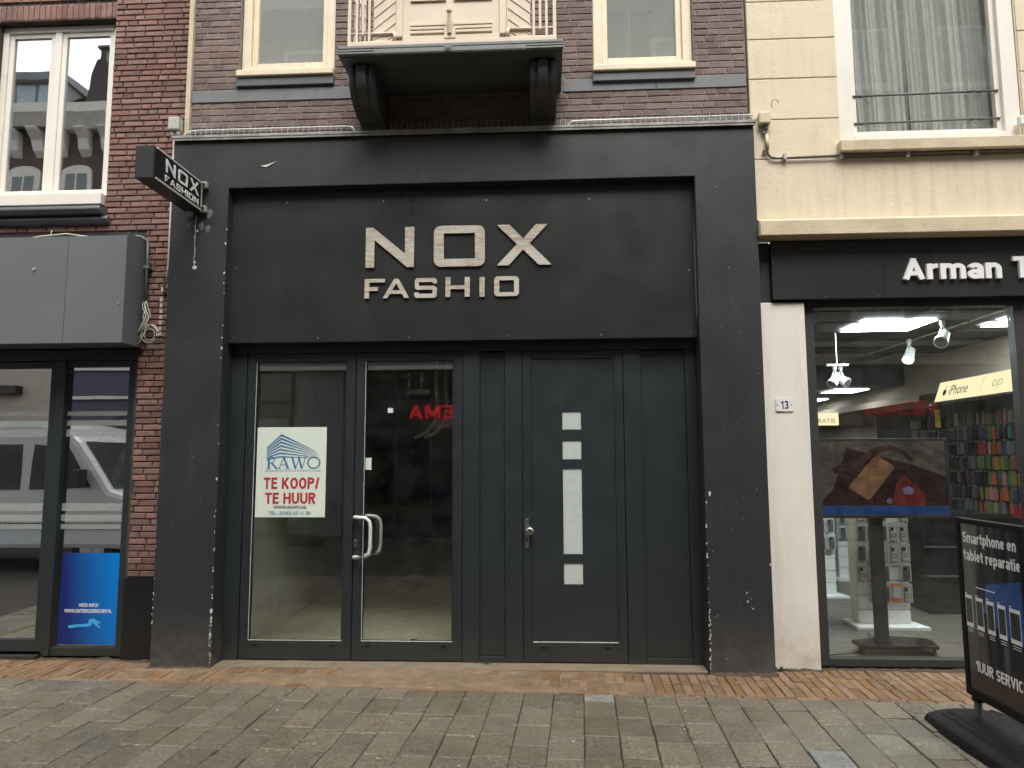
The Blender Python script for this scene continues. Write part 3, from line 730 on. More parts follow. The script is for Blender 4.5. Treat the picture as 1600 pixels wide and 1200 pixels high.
# loose cables beside the fascia
def wander(pts, k, seed, n=6):
    qq = random.Random(seed); out = []
    for a, b in zip(pts, pts[1:]):
        a, b = Vector(a), Vector(b)
        for t in range(n): out.append(a.lerp(b, t/n) + Vector((qq.uniform(-k, k), qq.uniform(-k*.3, k*.3), qq.uniform(-k, k))))
    out.append(Vector(pts[-1])); return out
tag(obj('cable', MB().tube([(-6, .0, 3.9), (-4.6, -.02, 3.87), (-4.2, -.02, 3.86), (-3.95, -.0, 3.91), (-3.7, -.0, 3.93), (-3.55, .02, 3.91), (-3.4, .05, 3.9)], .008, 6).tube([(-3.86, .0, 3.9), (-3.845, .0, 3.97)], .004, 5), 'cable', smooth=True), 'pale cable trailing along the top of the grey fascia', 'cable')
cd = thing('cable_bundle', 'grey conduit and tangled pale wires at the end of the grey fascia', 'cable', (-3.0, .15, 2.95))
obj('conduit', MB().tube([(-3.2, .06, 3.91), (-3.06, .12, 3.93), (-3.0, .15, 3.9), (-2.992, .15, 3.7), (-2.992, .15, 3.2)], .013, 8), 'fascia_grey', cd, smooth=True)
obj('clip', MB().box(-3.02, -2.965, .13, .19, 3.62, 3.65), 'fascia_grey', cd)
for k in range(7):
    x = -3.0 + q.uniform(-.01, .02); z = q.uniform(3.1, 3.35)
    pts = [(x, .15, z), (x+q.uniform(-.02, .06), .12, z-.08), (x+q.uniform(-.05, .09), .1, z-.17), (x+q.uniform(-.07, .02), .12, z-.25-q.uniform(0, .1))]
    obj('wire', MB().tube(wander(pts, .006, k, 4), .004, 5), 'cable', cd, smooth=True)
co = MB()
for k in range(3):
    co.tube([(-2.93+(.075+.006*k)*math.cos(t*.2618), .13+.008*k, 2.99+(.085+.004*k)*math.sin(t*.2618)) for t in range(25)], .004, 5)
co.tube([(-2.93+.05*math.cos(t*.2618), .14, 2.985+.055*math.sin(t*.2618)) for t in range(25)], .004, 5)
obj('wire_coil', co, 'cable', cd, smooth=True)
# paint traces on the pier
pt = MB()
for k in range(7):
    z = 3.33-.055*k; pt.box(-2.875+q.uniform(-.004, .004), -2.85+q.uniform(-.004, .004), YL-.006, YL-.002, z-.02, z+.018)
obj('paint_trace', pt, 'cable', LH, kind='stuff')
# grey box at the top corner with its pipe
jb = thing('junction_box', 'weathered grey junction box at the top left corner of the black portal', 'electrical box', (-2.72, .05, 4.92))
obj('housing', MB().box(-2.775, -2.665, -.0, .09, 4.93, 5.06), 'grey_plastic', jb, bevel=.012)
obj('gland', MB().tube([(-2.74, .04, 4.93), (-2.74, .04, 4.87)], .018, 8).tube([(-2.69, .04, 4.93), (-2.69, .04, 4.88)], .02, 8), 'grey_plastic', jb, smooth=True)
obj('pipe', MB().tube([(-2.725, .04, 4.88), (-2.725, .04, 3.6), (-2.74, .06, 3.52), (-2.8, .12, 3.44), (-2.83, .17, 3.42)], .009, 8), 'cable', jb, smooth=True)
obj('clip', MB().box(-2.845, -2.815, .15, .19, 3.4, 3.44), 'cable', jb)

# ================================================================== middle house with the black portal
YM = .12
MH = thing('fashion_house', 'brown brick house with wide black shop portal and cream balcony', 'house', (0, YM, 0))
core = MB()
WL = (-2.155, -1.218, 5.505, 8.2); WR = (1.27, 2.21, 5.45, 8.1)
core.box(-2.64, 2.69, YM+.006, .45, 4.8, 5.4); core.box(-2.64, WL[0], YM+.006, .45, 5.4, 9); core.box(WL[1], WR[0], YM+.006, .45, 5.4, 9); core.box(WR[1], 2.69, YM+.006, .45, 5.4, 9)
core.box(WL[0], WL[1], YM+.006, .45, 8.2, 9); core.box(WR[0], WR[1], YM+.006, .45, 8.1, 9)
obj('wall', core, 'mortar_light', MH)
BMid = brick_variants('brick_brown', 60, rough=.012)
holes = [(WL[0]-.0, WL[1]+.0, 5.37, 9), (WR[0], WR[1], 5.36, 9), (-2.64, 2.69, 5.243, 5.374), (-.98, .98, 5.243, 5.44)]
brick_wall(MH, BMid, -2.612, 2.685, 4.853, 7.2, YM, .065, .009, (.215, .215, .105), holes, .012,
           hidden=lambda x, z: (.66 < abs(x) < .93 and z < 5.25) or (abs(x) < .88 and z > 5.25) or z > 6.35)
for (a, b) in ((-2.612, -.985), (.985, 1.85), (1.853, 2.685)):
    obj('stone_band', MB().box(a, b, YM-.008, YM+.03, 5.247, 5.37), 'band_grey', MH, bevel=.003)
obj('corner_strip', MB().box(-2.66, -2.614, YM-.03, YM+.12, 4.86, 9), 'cream_trim', MH, bevel=.004)
# upper windows
for (xa, xb, zs, hs_, lab) in ((WL[0], WL[1], 5.505, 5.49, 0), (WR[0], WR[1], 5.45, 5.43, 1)):
    wdw = obj('window', MB().frame(xa+.005, xb-.005, hs_+.05, 8.0, YM+.05, YM+.16, .085), 'cream_paint', MH, bevel=.005)
    sh = obj('sash', MB().frame(xa+.09, xb-.09, hs_+.135, 7.92, YM+.085, YM+.14, .055), 'cream_paint', wdw, bevel=.006)
    obj('pane', MB().box(xa+.14, xb-.14, YM+.112, YM+.117, hs_+.185, 7.87), 'glass_dusty_lifted', wdw)
    obj('sill', MB().box(xa-.005, xb+.005, YM-.06, YM+.06, hs_-.01, hs_+.052), 'cream_paint', wdw, bevel=.008)
    obj('sill_base', MB().box(xa-.01, xb+.004, YM-.035, YM+.05, hs_-.10, hs_-.012), 'slab_dark', wdw, bevel=.004)
    spk = MB()
    for k in range(26):
        x = xa + .05 + (xb-xa-.1)*k/25; a = rnd.uniform(-.5, .5)
        spk.tube([(x, YM-.02, hs_+.05), (x+a*.05, YM-.03, hs_+.05+rnd.uniform(.05, .1))], .0013, 4)
    obj('sill_spikes', spk, 'steel', wdw, kind='stuff')
    # room behind: pale walls, a door and its casing
    obj('upper_room', MB().box(xa-.5, xb+.5, 1.7, 1.8, 4.9, 7.9).box(xa-.6, xa-.5, .5, 2.7, 4.9, 7.9).box(xb+.5, xb+.6, .5, 2.7, 4.9, 7.9).box(xa-.5, xb+.5, .5, 2.6, 7.9, 8).box(xa-.5, xb+.5, .5, 2.6, 4.8, 4.9), 'plaster_white', MH)
    dm = MB()
    for (a, b) in ((.15, .23), (.5, .58), (.85, .93)):
        dm.box(xa+a*(xb-xa), xa+b*(xb-xa), 1.6, 1.7, 4.9, 7.0)
    dm.box(xa+.15*(xb-xa), xa+.93*(xb-xa), 1.6, 1.7, 7.0, 7.1)
    obj('door_casing', dm, 'white_paint', MH)
    obj('room_door', MB().box(xa+.235*(xb-xa), xa+.495*(xb-xa), 1.62, 1.69, 4.91, 6.99).box(xa+.585*(xb-xa), xa+.845*(xb-xa), 1.62, 1.69, 5.6, 6.99), 'room_grey', MH)
# balcony: slab, edge mouldings, consoles, panel and side rails
sy = -.57
slab = obj('balcony_slab', MB().box(-.965, .965, sy+.03, YM+.01, 5.262, 5.30).box(-.94, .94, sy+.03, YM+.01, 5.30, 5.35), 'slab_dark', MH, bevel=.004)
mo = MB().box(-.97, .97, sy, sy+.028, 5.268, 5.352)
for s_ in (-1, 1):
    for zz in (5.283, 5.307, 5.331): mo.box(min(s_*.66, s_*.975), max(s_*.66, s_*.975), sy-.006, sy+.001, zz-.008, zz+.008)
mo.box(-.66, .66, sy-.004, sy+.001, 5.322, 5.346).box(-.66, .66, sy-.004, sy+.001, 5.276, 5.306)
obj('moulding', mo, 'slab_grey', slab, bevel=.003)
obj('rosette', MB().tube([(-.01, sy+.001, 5.312), (-.01, sy-.01, 5.312)], .034, 16).tube([(-.01, sy-.008, 5.312), (-.01, sy-.016, 5.312)], .018, 12), 'slab_grey', slab)
def con_profile(k, yo):
    # front curve of a scrolled console seen from the side (y, z)
    pts = []
    for t in range(15):
        a = t/14
        y = -.47 + .47*(1-math.cos(a*math.pi/2))**1.25; z = 5.235 - .33*math.sin(a*math.pi/2)**.9
        pts.append((y*k + yo, z))
    return [(YM, 5.262), (-.38*k, 5.262), (-.45*k, 5.255)] + pts + [(-.01, 4.86), (YM, 4.86)]
for s_ in (-1, 1):
    cx = s_*.795
    cn = obj('console', MB().prism(con_profile(.93, 0), 'x', cx-.115, cx+.115), 'console', MH, bevel=.006)
    obj('console_rib', MB().prism(con_profile(1.0, 0), 'x', cx-.042, cx+.042), 'console', cn, bevel=.006)
    for o_ in (-1, 1): obj('console_fillet', MB().prism(con_profile(.965, 0), 'x', cx+o_*.085-.014, cx+o_*.085+.014), 'console', cn, bevel=.004)
    obj('console_foot', MB().box(cx-.118, cx+.118, -.03, YM+.005, 4.853, 4.94), 'console', cn, bevel=.004)
# parapet panel
py = -.47
bal = obj('balcony_panel', MB().box(-.46, .46, py, py+.05, 5.36, 6.3), 'cream_panel', MH, bevel=.004)
fr = MB().box(-.48, -.425, py-.025, py-.001, 5.47, 6.3).box(.425, .48, py-.025, py-.001, 5.47, 6.3).box(-.9, .9, py-.028, py+.03, 5.353, 5.43).box(-.424, .424, py-.02, py-.001, 5.43, 5.475)
obj('panel_frame', fr, 'cream_panel', bal, bevel=.004)
for zz in (5.50, 5.535, 5.57, 5.80, 5.835):
    for (a, b) in ((-.36, -.045), (.02, .36)):
        obj('panel_slat', MB().box(a, b, py-.016, py-.001, zz, zz+.024), 'cream_panel', bal, bevel=.003)
obj('flag_socket', MB().tube([(-.01, py-.03, 5.48), (-.01, py-.07, 5.66)], [.02, .016], 10).tube([(-.01, py-.066, 5.655), (-.01, py-.07, 5.67)], .027, 12).box(-.06, .04, py-.03, py-.002, 5.44, 5.53), 'cream_panel', bal, bevel=.003)
for s_ in (-1, 1):
    rl = obj('balcony_railing', MB().box(min(s_*.885, s_*.915), max(s_*.885, s_*.915), py-.01, py+.02, 5.353, 6.3), 'cream_panel', MH, bevel=.003)
    obj('side_panel', MB().box(min(s_*.482, s_*.69), max(s_*.482, s_*.69), py+.012, py+.04, 5.431, 6.3), 'cream_panel', rl)
    for zz in (5.44, 5.52): obj('rail', MB().tube([(s_*.89, py, zz), (s_*.5, py, zz)], .011, 8), 'cream_panel', rl, smooth=True)
    for xx in (.72, .775, .83): obj('rail_bar', MB().box(s_*xx-.011, s_*xx+.011, py-.022, py-.012, 5.36 if xx != .775 else 5.5, 6.3), 'cream_panel', rl, bevel=.002)
    for k in range(6):
        z0_ = 5.36+.1*k
        obj('rail_strut', MB().tube([(s_*.5, py+.01, z0_+.16), (s_*.70, py+.01, z0_)], .006, 5), 'cream_panel', rl)
    obj('scroll', MB().tube([(s_*.5, py-.01, 5.44), (s_*.49, py-.02, 5.48), (s_*.5, py-.01, 5.52)], .016, 8), 'cream_panel', rl, smooth=True)
    # return of the railing to the wall
    for yy in (-.3, -.12, .04): obj('rail_bar', MB().box(s_*.9-.008, s_*.9+.008, yy-.008, yy+.008, 5.353, 6.3), 'cream_panel', rl)
    for zz in (5.44, 5.52): obj('rail', MB().tube([(s_*.9, py, zz), (s_*.9, YM, zz)], .009, 6), 'cream_panel', rl, smooth=True)
    for k in range(5): obj('rail_strut', MB().tube([(s_*.9, -.4, 5.36+.13*k), (s_*.9, .05, 5.62+.13*k)], .006, 5), 'cream_panel', rl)
obj('balcony_door', MB().frame(-.75, .75, 5.36, 8, YM+.05, YM+.12, .1), 'cream_paint', MH)

# portal
obj('portal', MB().prism([(-2.70, 0), (-2.157, 0), (-2.157, 4.335), (2.157, 4.345), (2.157, 0), (2.70, 0), (2.70, 4.825), (-2.70, 4.825)], 'y', 0, .3), 'portal', MH, bevel=.007)
obj('flashing', MB().box(-2.715, 2.715, -.035, YM+.0, 4.822, 4.85).box(-2.71, 2.71, -.03, -.022, 4.80, 4.823), 'flashing', MH, bevel=.004)
obj('lintel_soffit', MB().box(-2.155, 2.155, .1, .3, 4.30, 4.343), 'portal', MH)
# bare chips along the arrises and scrapes
ch = MB()
def chip(x, y, z, r, ax='y'):
    n = rnd.randint(5, 8); pts = []
    for k in range(n):
        a = 2*math.pi*k/n; rr = r*rnd.uniform(.5, 1.3)
        pts.append((x+rr*.6*math.cos(a), y, z+rr*math.sin(a)) if ax == 'y' else (x, y+rr*.6*math.cos(a), z+rr*math.sin(a)))
    ch.face(pts)
for k in range(46):
    z = abs(rnd.gauss(0, .55))+.03 if k < 30 else rnd.uniform(.2, 4)
    chip(-2.1565-.0+rnd.uniform(-.012, 0), -.0012, z, rnd.uniform(.004, .016) * (1.6 if z < .5 else 1))
for k in range(34):
    z = abs(rnd.gauss(.3, .5))+.03
    chip(2.1575+rnd.uniform(0, .014), -.0012, z, rnd.uniform(.004, .014))
for k in range(14):
    chip(-2.7+rnd.uniform(0, .01), -.0012, rnd.uniform(.3, 1.4), rnd.uniform(.004, .012))
for k in range(50):
    x = rnd.choice((rnd.uniform(-2.68, -2.2), rnd.uniform(2.2, 2.68))); chip(x, -.0012, rnd.uniform(.1, 4.3), rnd.uniform(.0015, .005))
for k in range(8): chip(2.5+rnd.uniform(-.03, .05), -.0012, .62+rnd.uniform(-.1, .06), rnd.uniform(.003, .014))
chip(2.69, -.0012, .9, .012); chip(2.2, -.0012, 1.5, .02)
obj('paint_chip', ch, 'chip', MH, kind='stuff')
# scar and drilled conduit line under the projecting sign
scr = MB()
zz = 4.08
pts = [(-2.455+rnd.uniform(-.004, .004), -.004, 4.08-.03*k) for k in range(17)]
obj('filled_slot', MB().tube(pts, [rnd.uniform(.002, .009) for _ in pts], 5), 'grey_plastic', MH)
for (x, z, r_) in ((-2.452, 3.63, .013), (-2.45, 3.58, .022), (-2.44, 3.93, .012)):
    obj('wall_plug', MB().tube([(x, .0, z), (x, -.008, z)], [r_, r_*.7], 9), 'chip', MH)
M['scuff'] = pm('grey scuffed plaster', (.12, .122, .12), .8, var=.5, vscale=30, bump=.8, bscale=50)
sm = MB()
for (cx, cz, r_) in ((-2.33, 4.1, .07), (-2.4, 3.98, .05), (-2.52, 3.99, .045), (-2.34, 3.95, .05)):
    n = 14; sm.face([(cx+r_*(.5+.5*abs(noise.noise(Vector((k*1.3, cx*9, cz)))))*math.cos(2*math.pi*k/n)*.8, -.0009, cz+r_*(.5+.7*abs(noise.noise(Vector((k*1.1, cz*7, cx)))))*math.sin(2*math.pi*k/n)) for k in range(n)])
obj('scuff_mark', sm, 'scuff', MH, kind='stuff')
obj('torn_tape', MB().prism([(-1.86, 4.545), (-1.8, 4.532), (-1.70, 4.588), (-1.79, 4.556)], 'y', -.006, -.001), 'chip', MH)

# door front
yd = .215
obj('door_frame', MB().box(-2.156, -2.01, yd-.01, yd+.09, 0.012, 2.92).box(-2.008, 2.156, yd-.01, yd+.09, 2.80, 2.92).box(.03, .185, yd-.008, yd+.09, .012, 2.798)
    .box(.415, .572, yd-.008, yd+.09, .012, 2.798).box(1.50, 1.655, yd-.008, yd+.09, .012, 2.798).box(2.06, 2.156, yd-.008, yd+.09, .012, 2.798), 'anthracite', MH, bevel=.003)
obj('side_panel', MB().box(.187, .413, yd+.012, yd+.06, .07, 2.785).box(.187, .413, yd-.006, yd+.06, .012, .066), 'anthracite', MH, bevel=.003)
obj('side_panel', MB().box(1.657, 2.058, yd+.012, yd+.06, .07, 2.785).box(1.657, 2.058, yd-.006, yd+.06, .012, .066), 'anthracite', MH, bevel=.003)
for (a, b, hx) in ((-2.004, -.975, 1), (-.967, .026, 0)):
    d = obj('glass_door', MB().frame(a, b, .02, 2.795, yd, yd+.06, .085, wb=.165, wt=.075).frame(a+.006, b-.006, .024, 2.79, yd-.004, yd, .06, wb=.14, wt=.05), 'anthracite', MH, bevel=.003)
    obj('pane', MB().box(a+.083, b-.083, yd+.025, yd+.031, .184, 2.722), 'glass_door', d)
    obj('glazing_bead', MB().frame(a+.086, b-.086, .187, 2.719, yd+.006, yd+.012, .008), 'steel' if False else 'gasket', d)
    obj('bead_strip', MB().box(a+.086, b-.086, yd-.001, yd+.005, .186, .192).box(a+.085, a+.089, yd-.001, yd+.005, .193, 2.715), 'alu', d)
    for x_ in (a+.125, b-.19): obj('drain_cap', MB().box(x_, x_+.045, yd-.014, yd-.003, .150, .163), 'gasket', d, bevel=.002)
    if hx:
        pts = [(-.945, yd-.004, 1.285), (-.93, yd-.05, 1.285), (-.90, yd-.08, 1.28), (-.83, yd-.085, 1.275), (-.79, yd-.085, 1.23), (-.785, yd-.085, 1.11), (-.79, yd-.085, .99), (-.83, yd-.085, .945), (-.9, yd-.08, .935), (-.93, yd-.05, .932), (-.945, yd-.004, .932)]
        pts = [(-.95, yd-.004, 1.285), (-.945, yd-.06, 1.285), (-.90, yd-.075, 1.285), (-.84, yd-.075, 1.28), (-.805, yd-.075, 1.25), (-.795, yd-.075, 1.2), (-.795, yd-.075, 1.02), (-.805, yd-.075, .965), (-.84, yd-.075, .935), (-.90, yd-.075, .93), (-.945, yd-.06, .93), (-.95, yd-.004, .93)]
        obj('door_handle', MB().tube(pts, .0165, 12), 'alu', d, smooth=True)
        p2 = [(x_+.06, .56-y_+.0, z_) for x_, y_, z_ in [(p[0]+.04, p[1]+.0, p[2]) for p in pts]]
        p2 = [(p[0]+.045, yd+.06+(yd-.0-p[1]), p[2]) for p in pts]
        obj('inner_handle', MB().tube(p2, .0165, 12), 'alu', d, smooth=True)
        obj('lock', MB().prism(rrect(-.965, -.93, 1.01, 1.09, .017), 'y', yd-.012, yd-.003), 'steel', d)
        obj('lock_cylinder', MB().tube([(-.9475, yd-.012, 1.055), (-.9475, yd-.017, 1.055)], .009, 10), 'gasket', d)
pd = obj('panel_door', MB().frame(.577, 1.495, .02, 2.795, yd, yd+.05, .078, wb=.168, wt=.07).frame(.583, 1.489, .024, 2.79, yd-.004, yd, .05, wb=.14, wt=.045), 'anthracite', MH, bevel=.003)
WN = [(.938, 1.093, 2.07, 2.235), (.938, 1.11, 1.8, 1.97), (.94, 1.112, .955, 1.717), (.945, 1.125, .69, .877)]
xa, xb = .94, 1.112
lf = MB(); lf.box(.657, xa, yd+.010, yd+.04, .19, 2.723); lf.box(xb, 1.415, yd+.010, yd+.04, .19, 2.723)
zs = [.19] + sum([[z0_, z1_] for (_, _, z0_, z1_) in sorted(WN, key=lambda t: t[2])], []) + [2.723]
for k in range(0, len(zs), 2): lf.box(xa, xb, yd+.010, yd+.04, zs[k], zs[k+1])
obj('leaf_panel', lf, 'anthracite', pd)
for (_, _, z0_, z1_) in WN:
    obj('pane', MB().box(xa+.001, xb-.001, yd+.018, yd+.03, z0_+.001, z1_-.001), 'frost', pd)
obj('bead_strip', MB().box(.66, 1.412, yd-.001, yd+.007, .190, .196), 'alu', pd)
for x_ in (.735, 1.295): obj('drain_cap', MB().box(x_, x_+.045, yd-.014, yd-.003, .150, .163), 'gasket', pd, bevel=.002)
obj('lock_plate', MB().prism(rrect(.592, .632, 1.01, 1.27, .018), 'y', yd-.014, yd-.003), 'steel', pd, bevel=.003)
obj('knob', MB().tube([(.612, yd-.014, 1.165), (.612, yd-.035, 1.165)], .014, 12).tube([(.64, yd-.035, 1.165), (.64, yd-.05, 1.165), (.64, yd-.075, 1.165), (.64, yd-.082, 1.165)], [.024, .032, .032, .024], 18).box(.605, .645, yd-.045, yd-.034, 1.155, 1.175), 'steel', pd, smooth=False, bevel=.002)
obj('lock_cylinder', MB().tube([(.612, yd-.014, 1.08), (.612, yd-.02, 1.08)], .010, 10), 'gasket', pd)
# empty shop room behind the doors
obj('interior_floor', MB().box(-2.5, 2.5, .31, 9.0, -.03, .015), 'floor_beige', MH)
ir = MB(); ir.box(-2.3, -2.2, .31, 9, 0, 3.3); ir.box(2.5, 2.6, .31, 9, 0, 3.3); ir.box(-2.5, 2.5, 9, 9.1, 0, 3.3); ir.box(-.05, .05, 4.2, 9, .015, 3.0)
ir.box(.05, 2.5, .32, .40, .015, 3.0)
obj('interior_wall', ir, 'plaster_white', MH)
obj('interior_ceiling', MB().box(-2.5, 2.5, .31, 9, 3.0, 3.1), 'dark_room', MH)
obj('floor_crack', MB().tube(wander([(-.95, .75, .016), (-.55, .9, .016), (.0, 2.2, .016)], .03, 5), .006, 4).tube(wander([(-.9, .62, .016), (-.3, .6, .016), (.0, .7, .016)], .02, 6), .005, 4), 'dark_room', MH)
for k, x_ in enumerate((-.33, -.23)):
    tag(obj('hanging_cable', MB().tube([(x_, .9, 3.0), (x_, .88, 2.6), (x_+.02, .88, 2.35), (x_+.0, .9, 2.2), (x_-.1, .92, 2.08), (x_-.22, .94, 2.03)], .02, 8), 'cable', smooth=True),
        ('left' if k == 0 else 'right') + ' one of two pale ducts hanging behind the right glass door', 'cable', 'ducts hanging inside the empty shop')

# sign sheet above the doors with its letters
ys = .095
SG = thing('shop_sign', 'large black sign sheet above the doors with wooden letters', 'sign', (0, ys, 2.88))
obj('sheet', MB().box(-2.154, 2.154, ys, ys+.02, 2.885, 4.298).box(-2.154, 2.154, ys+.02, yd-.012, 2.885, 2.9), 'panel_black', SG, bevel=.002)
k1 = .001362
def put(ch_, cx, cy, k=k1):
    x = -.866 + (cx-145)*k1; z = 3.953 - (cy-122 + (cx-145)*.0125)*.00138
    return shape('letter', glyph(ch_, k), SG, (x, ys-.004, z), X, Z, .016, 'wood_print')
for c_, cx, cy in (('N', 145, 122), ('O', 613, 113.5), ('X', 1043, 110)): put(c_, cx, cy)
for c_, cx, cy in (('F', 142, 476), ('A', 267, 475), ('S', 482, 471), ('H', 694, 466), ('I', 924, 465), ('o', 1023, 461.5)): put(c_, cx, cy)
for (x_, z_) in ((.645, 3.438), (.812, 3.436), (.645, 3.305), (.812, 3.302), (.905, 3.287)):
    obj('screw_hole', MB().tube([(x_, ys-.002, z_), (x_, ys-.006, z_)], .012, 8), 'gasket', SG)
for (x_, z_) in ((-1.63, 4.22), (-.71, 4.21), (.256, 4.2), (1.21, 4.19), (-2.1, 2.93), (2.1, 2.93), (-1.3, 2.92), (-.45, 2.92), (.45, 2.92), (1.3, 2.92), (-2.1, 3.6), (2.1, 3.5), (-2.05, 3.9)):
    obj('screw', MB().tube([(x_, ys+.001, z_), (x_, ys-.004, z_)], .008, 8), 'steel', SG)

# projecting sign box
PS = thing('projecting_sign', 'small black box sign sticking out from the left pilaster', 'sign', (-2.48, -.4, 4.1))
obj('box', MB().box(-2.555, -2.40, -.835, -.035, 4.11, 4.385), 'portal', PS, bevel=.003)
obj('face_plate', MB().box(-2.3995, -2.394, -.80, -.045, 4.13, 4.37), 'black_sheet', PS)
obj('edge_trim', MB().box(-2.402, -2.39, -.80, -.04, 4.371, 4.385).box(-2.402, -2.39, -.80, -.04, 4.112, 4.126).box(-2.402, -2.39, -.045, -.034, 4.127, 4.37), 'alu', PS)
PY, PZ = (0, 1, 0), (0, 0, 1)
kk = .00033
yy = -.66
for c_, w_ in (('N', 150), ('O', 160), ('X', 150)):
    shape('letter', [[(p[0]*.00047, -p[1]*.00041) for p in lp] for lp in GL[c_]], PS, (-2.3935, yy, 4.345), PY, PZ, .003, 'white_sheet'); yy += .2
yy = -.665
for c_ in 'FASHIon':
    wd = max(p[0] for p in GL[c_][0]); shape('letter', [[(p[0]*.00047, -p[1]*.00043) for p in lp] for lp in GL[c_]], PS, (-2.3935, yy, 4.203), PY, PZ, .003, 'white_sheet'); yy += wd*.00047 + .017
for z_ in (4.36, 4.13):
    obj('bracket', MB().box(-2.40, -2.345, -.05, -.002, z_-.03, z_+.03), 'flashing', PS, bevel=.003)
    obj('bolt', MB().tube([(-2.37, -.05, z_), (-2.37, -.064, z_)], .014, 6), 'gasket', PS)
obj('foot_plate', MB().box(-2.53, -2.48, -.05, -.002, 4.06, 4.11), 'flashing', PS, bevel=.003)

# poster in the left glass door
yp = yd + .0235
PO = thing('sale_poster', 'pale sale and rent poster with blue roof emblem in the left glass door', 'poster', (-1.57, yp, 1.28))
obj('sheet', MB().box(-1.9, -1.244, yp-.0025, yp, 1.28, 2.108), 'paper', PO)
yq = yp-.003
def stripes():
    L = []
    for k in range(7):
        zl = .125 - .019*k; zp = .245 - .034*k; zr = .075 - .009*k; th = .021 - .0013*k
        L.append([(.0, zl), (.135 - .002*k, zp), (.48, zr), (.135 - .002*k, zp - th), (.0, zl - .012)])
    return L
sp_ = stripes()
shape('emblem', sp_, PO, (-1.805, yq, 1.80), X, Z, .001, 'ink_blue')
bold_text('lettering', 'RAWO', PO, (-1.81, yq, 1.722), X, Z, (.515, .112), .0008, 'ink_blue', .15, -.02, glyphs=serif)
text('lettering', 'BEDRIJFSHUISVESTING', PO, (-1.81, yq, 1.692), X, Z, (.515, .022), .001, 'ink_blue', -.005, 1.3)
bold_text('lettering', 'TE KOOP/', PO, (-1.825, yq, 1.538), X, Z, (.52, .105), .0008, 'ink_red', .2, .09, letters=True)
bold_text('lettering', 'TE HUUR', PO, (-1.81, yq, 1.402), X, Z, (.475, .102), .0008, 'ink_red', .2, .09, letters=True)
text('lettering', 'WWW.RAWO.NL', PO, (-1.73, yq, 1.355), X, Z, (.315, .03), .001, 'ink_navy', .03)
text('lettering', 'TEL.: (0183) 63 11 50', PO, (-1.775, yq, 1.292), X, Z, (.395, .042), .001, 'ink_blue', .018)
for x_, z_ in ((-1.85, 1.70), (-1.84, 1.30), (-1.25, 2.08)): pass
tag(obj('notice', MB().box(-.90, -.82, yd+.0235, yd+.0255, 1.71, 1.82), 'paper'), 'small blank paper notice at the left edge of the right glass door', 'notice')

# spike strips on the ledge
def spikes(x0, x1, label):
    s = thing('spike_strip', label, 'bird spikes', ((x0+x1)/2, .05, 4.85), 'bird spike strips on the portal ledge')
    obj('base_strip', MB().box(x0, x1, .03, .055, 4.8505, 4.856), 'steel', s)
    me = mesh_of('spike', MB().tube([(0, 0, 0), (0, -.004, .1)], .0017, 4), 'alu')
    n = int((x1-x0)/.052)
    for k in range(n+1):
        inst('spike', me, (x0+(x1-x0)*k/n, .04, 4.855), s, (1, 1, rnd.uniform(.85, 1.1)), (rnd.uniform(-.12, .12), rnd.uniform(-.08, .08), 0))
    obj('mesh_wire', MB().tube([(x0+.02, .035, 4.905), (x1-.02, .035, 4.905)], .0015, 4).tube([(x0, .035, 4.875), (x1, .035, 4.875)], .0015, 4), 'steel', s)
    return s
spikes(-2.62, -.95, 'bird spike strip on the ledge left of the balcony consoles')
spikes(-.64, .64, 'bird spike strip in shade on the ledge between the balcony consoles')
spikes(.95, 2.68, 'bird spike strip on the ledge right of the balcony consoles')
tag(obj('pipe', MB().tube([(-2.68, .06, 4.87), (-2.6, .1, 4.955), (-2.5, .1, 4.96), (-1.08, .1, 4.96), (-1.03, .1, 4.955), (-.96, .08, 4.87)], .008, 8), 'alu', smooth=True), 'thin pale pipe behind the spikes at the left of the balcony', 'pipe')
tag(obj('pipe', MB().tube([(.98, .08, 4.87), (1.06, .1, 4.945), (1.2, .1, 4.95), (2.72, .08, 4.95)], .008, 8), 'alu', smooth=True), 'thin pale pipe behind the spikes at the right of the balcony', 'pipe')

# ================================================================== right house
YR = .10
RH = thing('cream_house', 'cream stucco house with black phone shop front', 'house', (4.6, YR, 0))
WX = (3.50, 5.13, 4.66, 7.6)
core = MB(); core.box(2.705, WX[0], YR+.012, .5, 3.9, 9); core.box(WX[1], 9, YR+.012, .5, 3.9, 9); core.box(WX[0], WX[1], YR+.012, .5, 3.9, WX[2]); core.box(WX[0], WX[1], YR+.012, .5, WX[3], 9)
obj('wall', core, 'cream_wall', RH)
for (a, b) in ((4.532, 4.902), (4.912, 5.298), (5.308, 5.688), (5.698, 6.062), (6.072, 6.44), (6.45, 6.82)):
    obj('stucco_block', MB().box(2.706, 3.508, YR, YR+.02, a, b), 'cream_wall', RH, bevel=.005)
    obj('stucco_block', MB().box(5.14, 6.2, YR, YR+.02, a, b), 'cream_wall', RH, bevel=.005)
obj('stucco_block', MB().box(2.706, 8, YR-.001, YR+.02, 3.93, 4.524), 'cream_wall', RH, bevel=.005)
obj('cornice', MB().prism([(YR+.02, 3.97), (YR-.02, 3.955), (-.05, 3.90), (-.055, 3.765), (.14, 3.755), (YR+.02, 3.78)], 'x', 2.708, 8), 'cream_trim', RH, bevel=.006)
obj('cornice_end', MB().box(2.703, 2.707, -.04, .1, 3.77, 3.9), 'cream_trim', RH)
wd_ = obj('window', MB().frame(WX[0]+.005, WX[1]-.005, WX[2], 7.5, YR+.02, YR+.14, .14, wb=.09), 'white_paint', RH, bevel=.006)
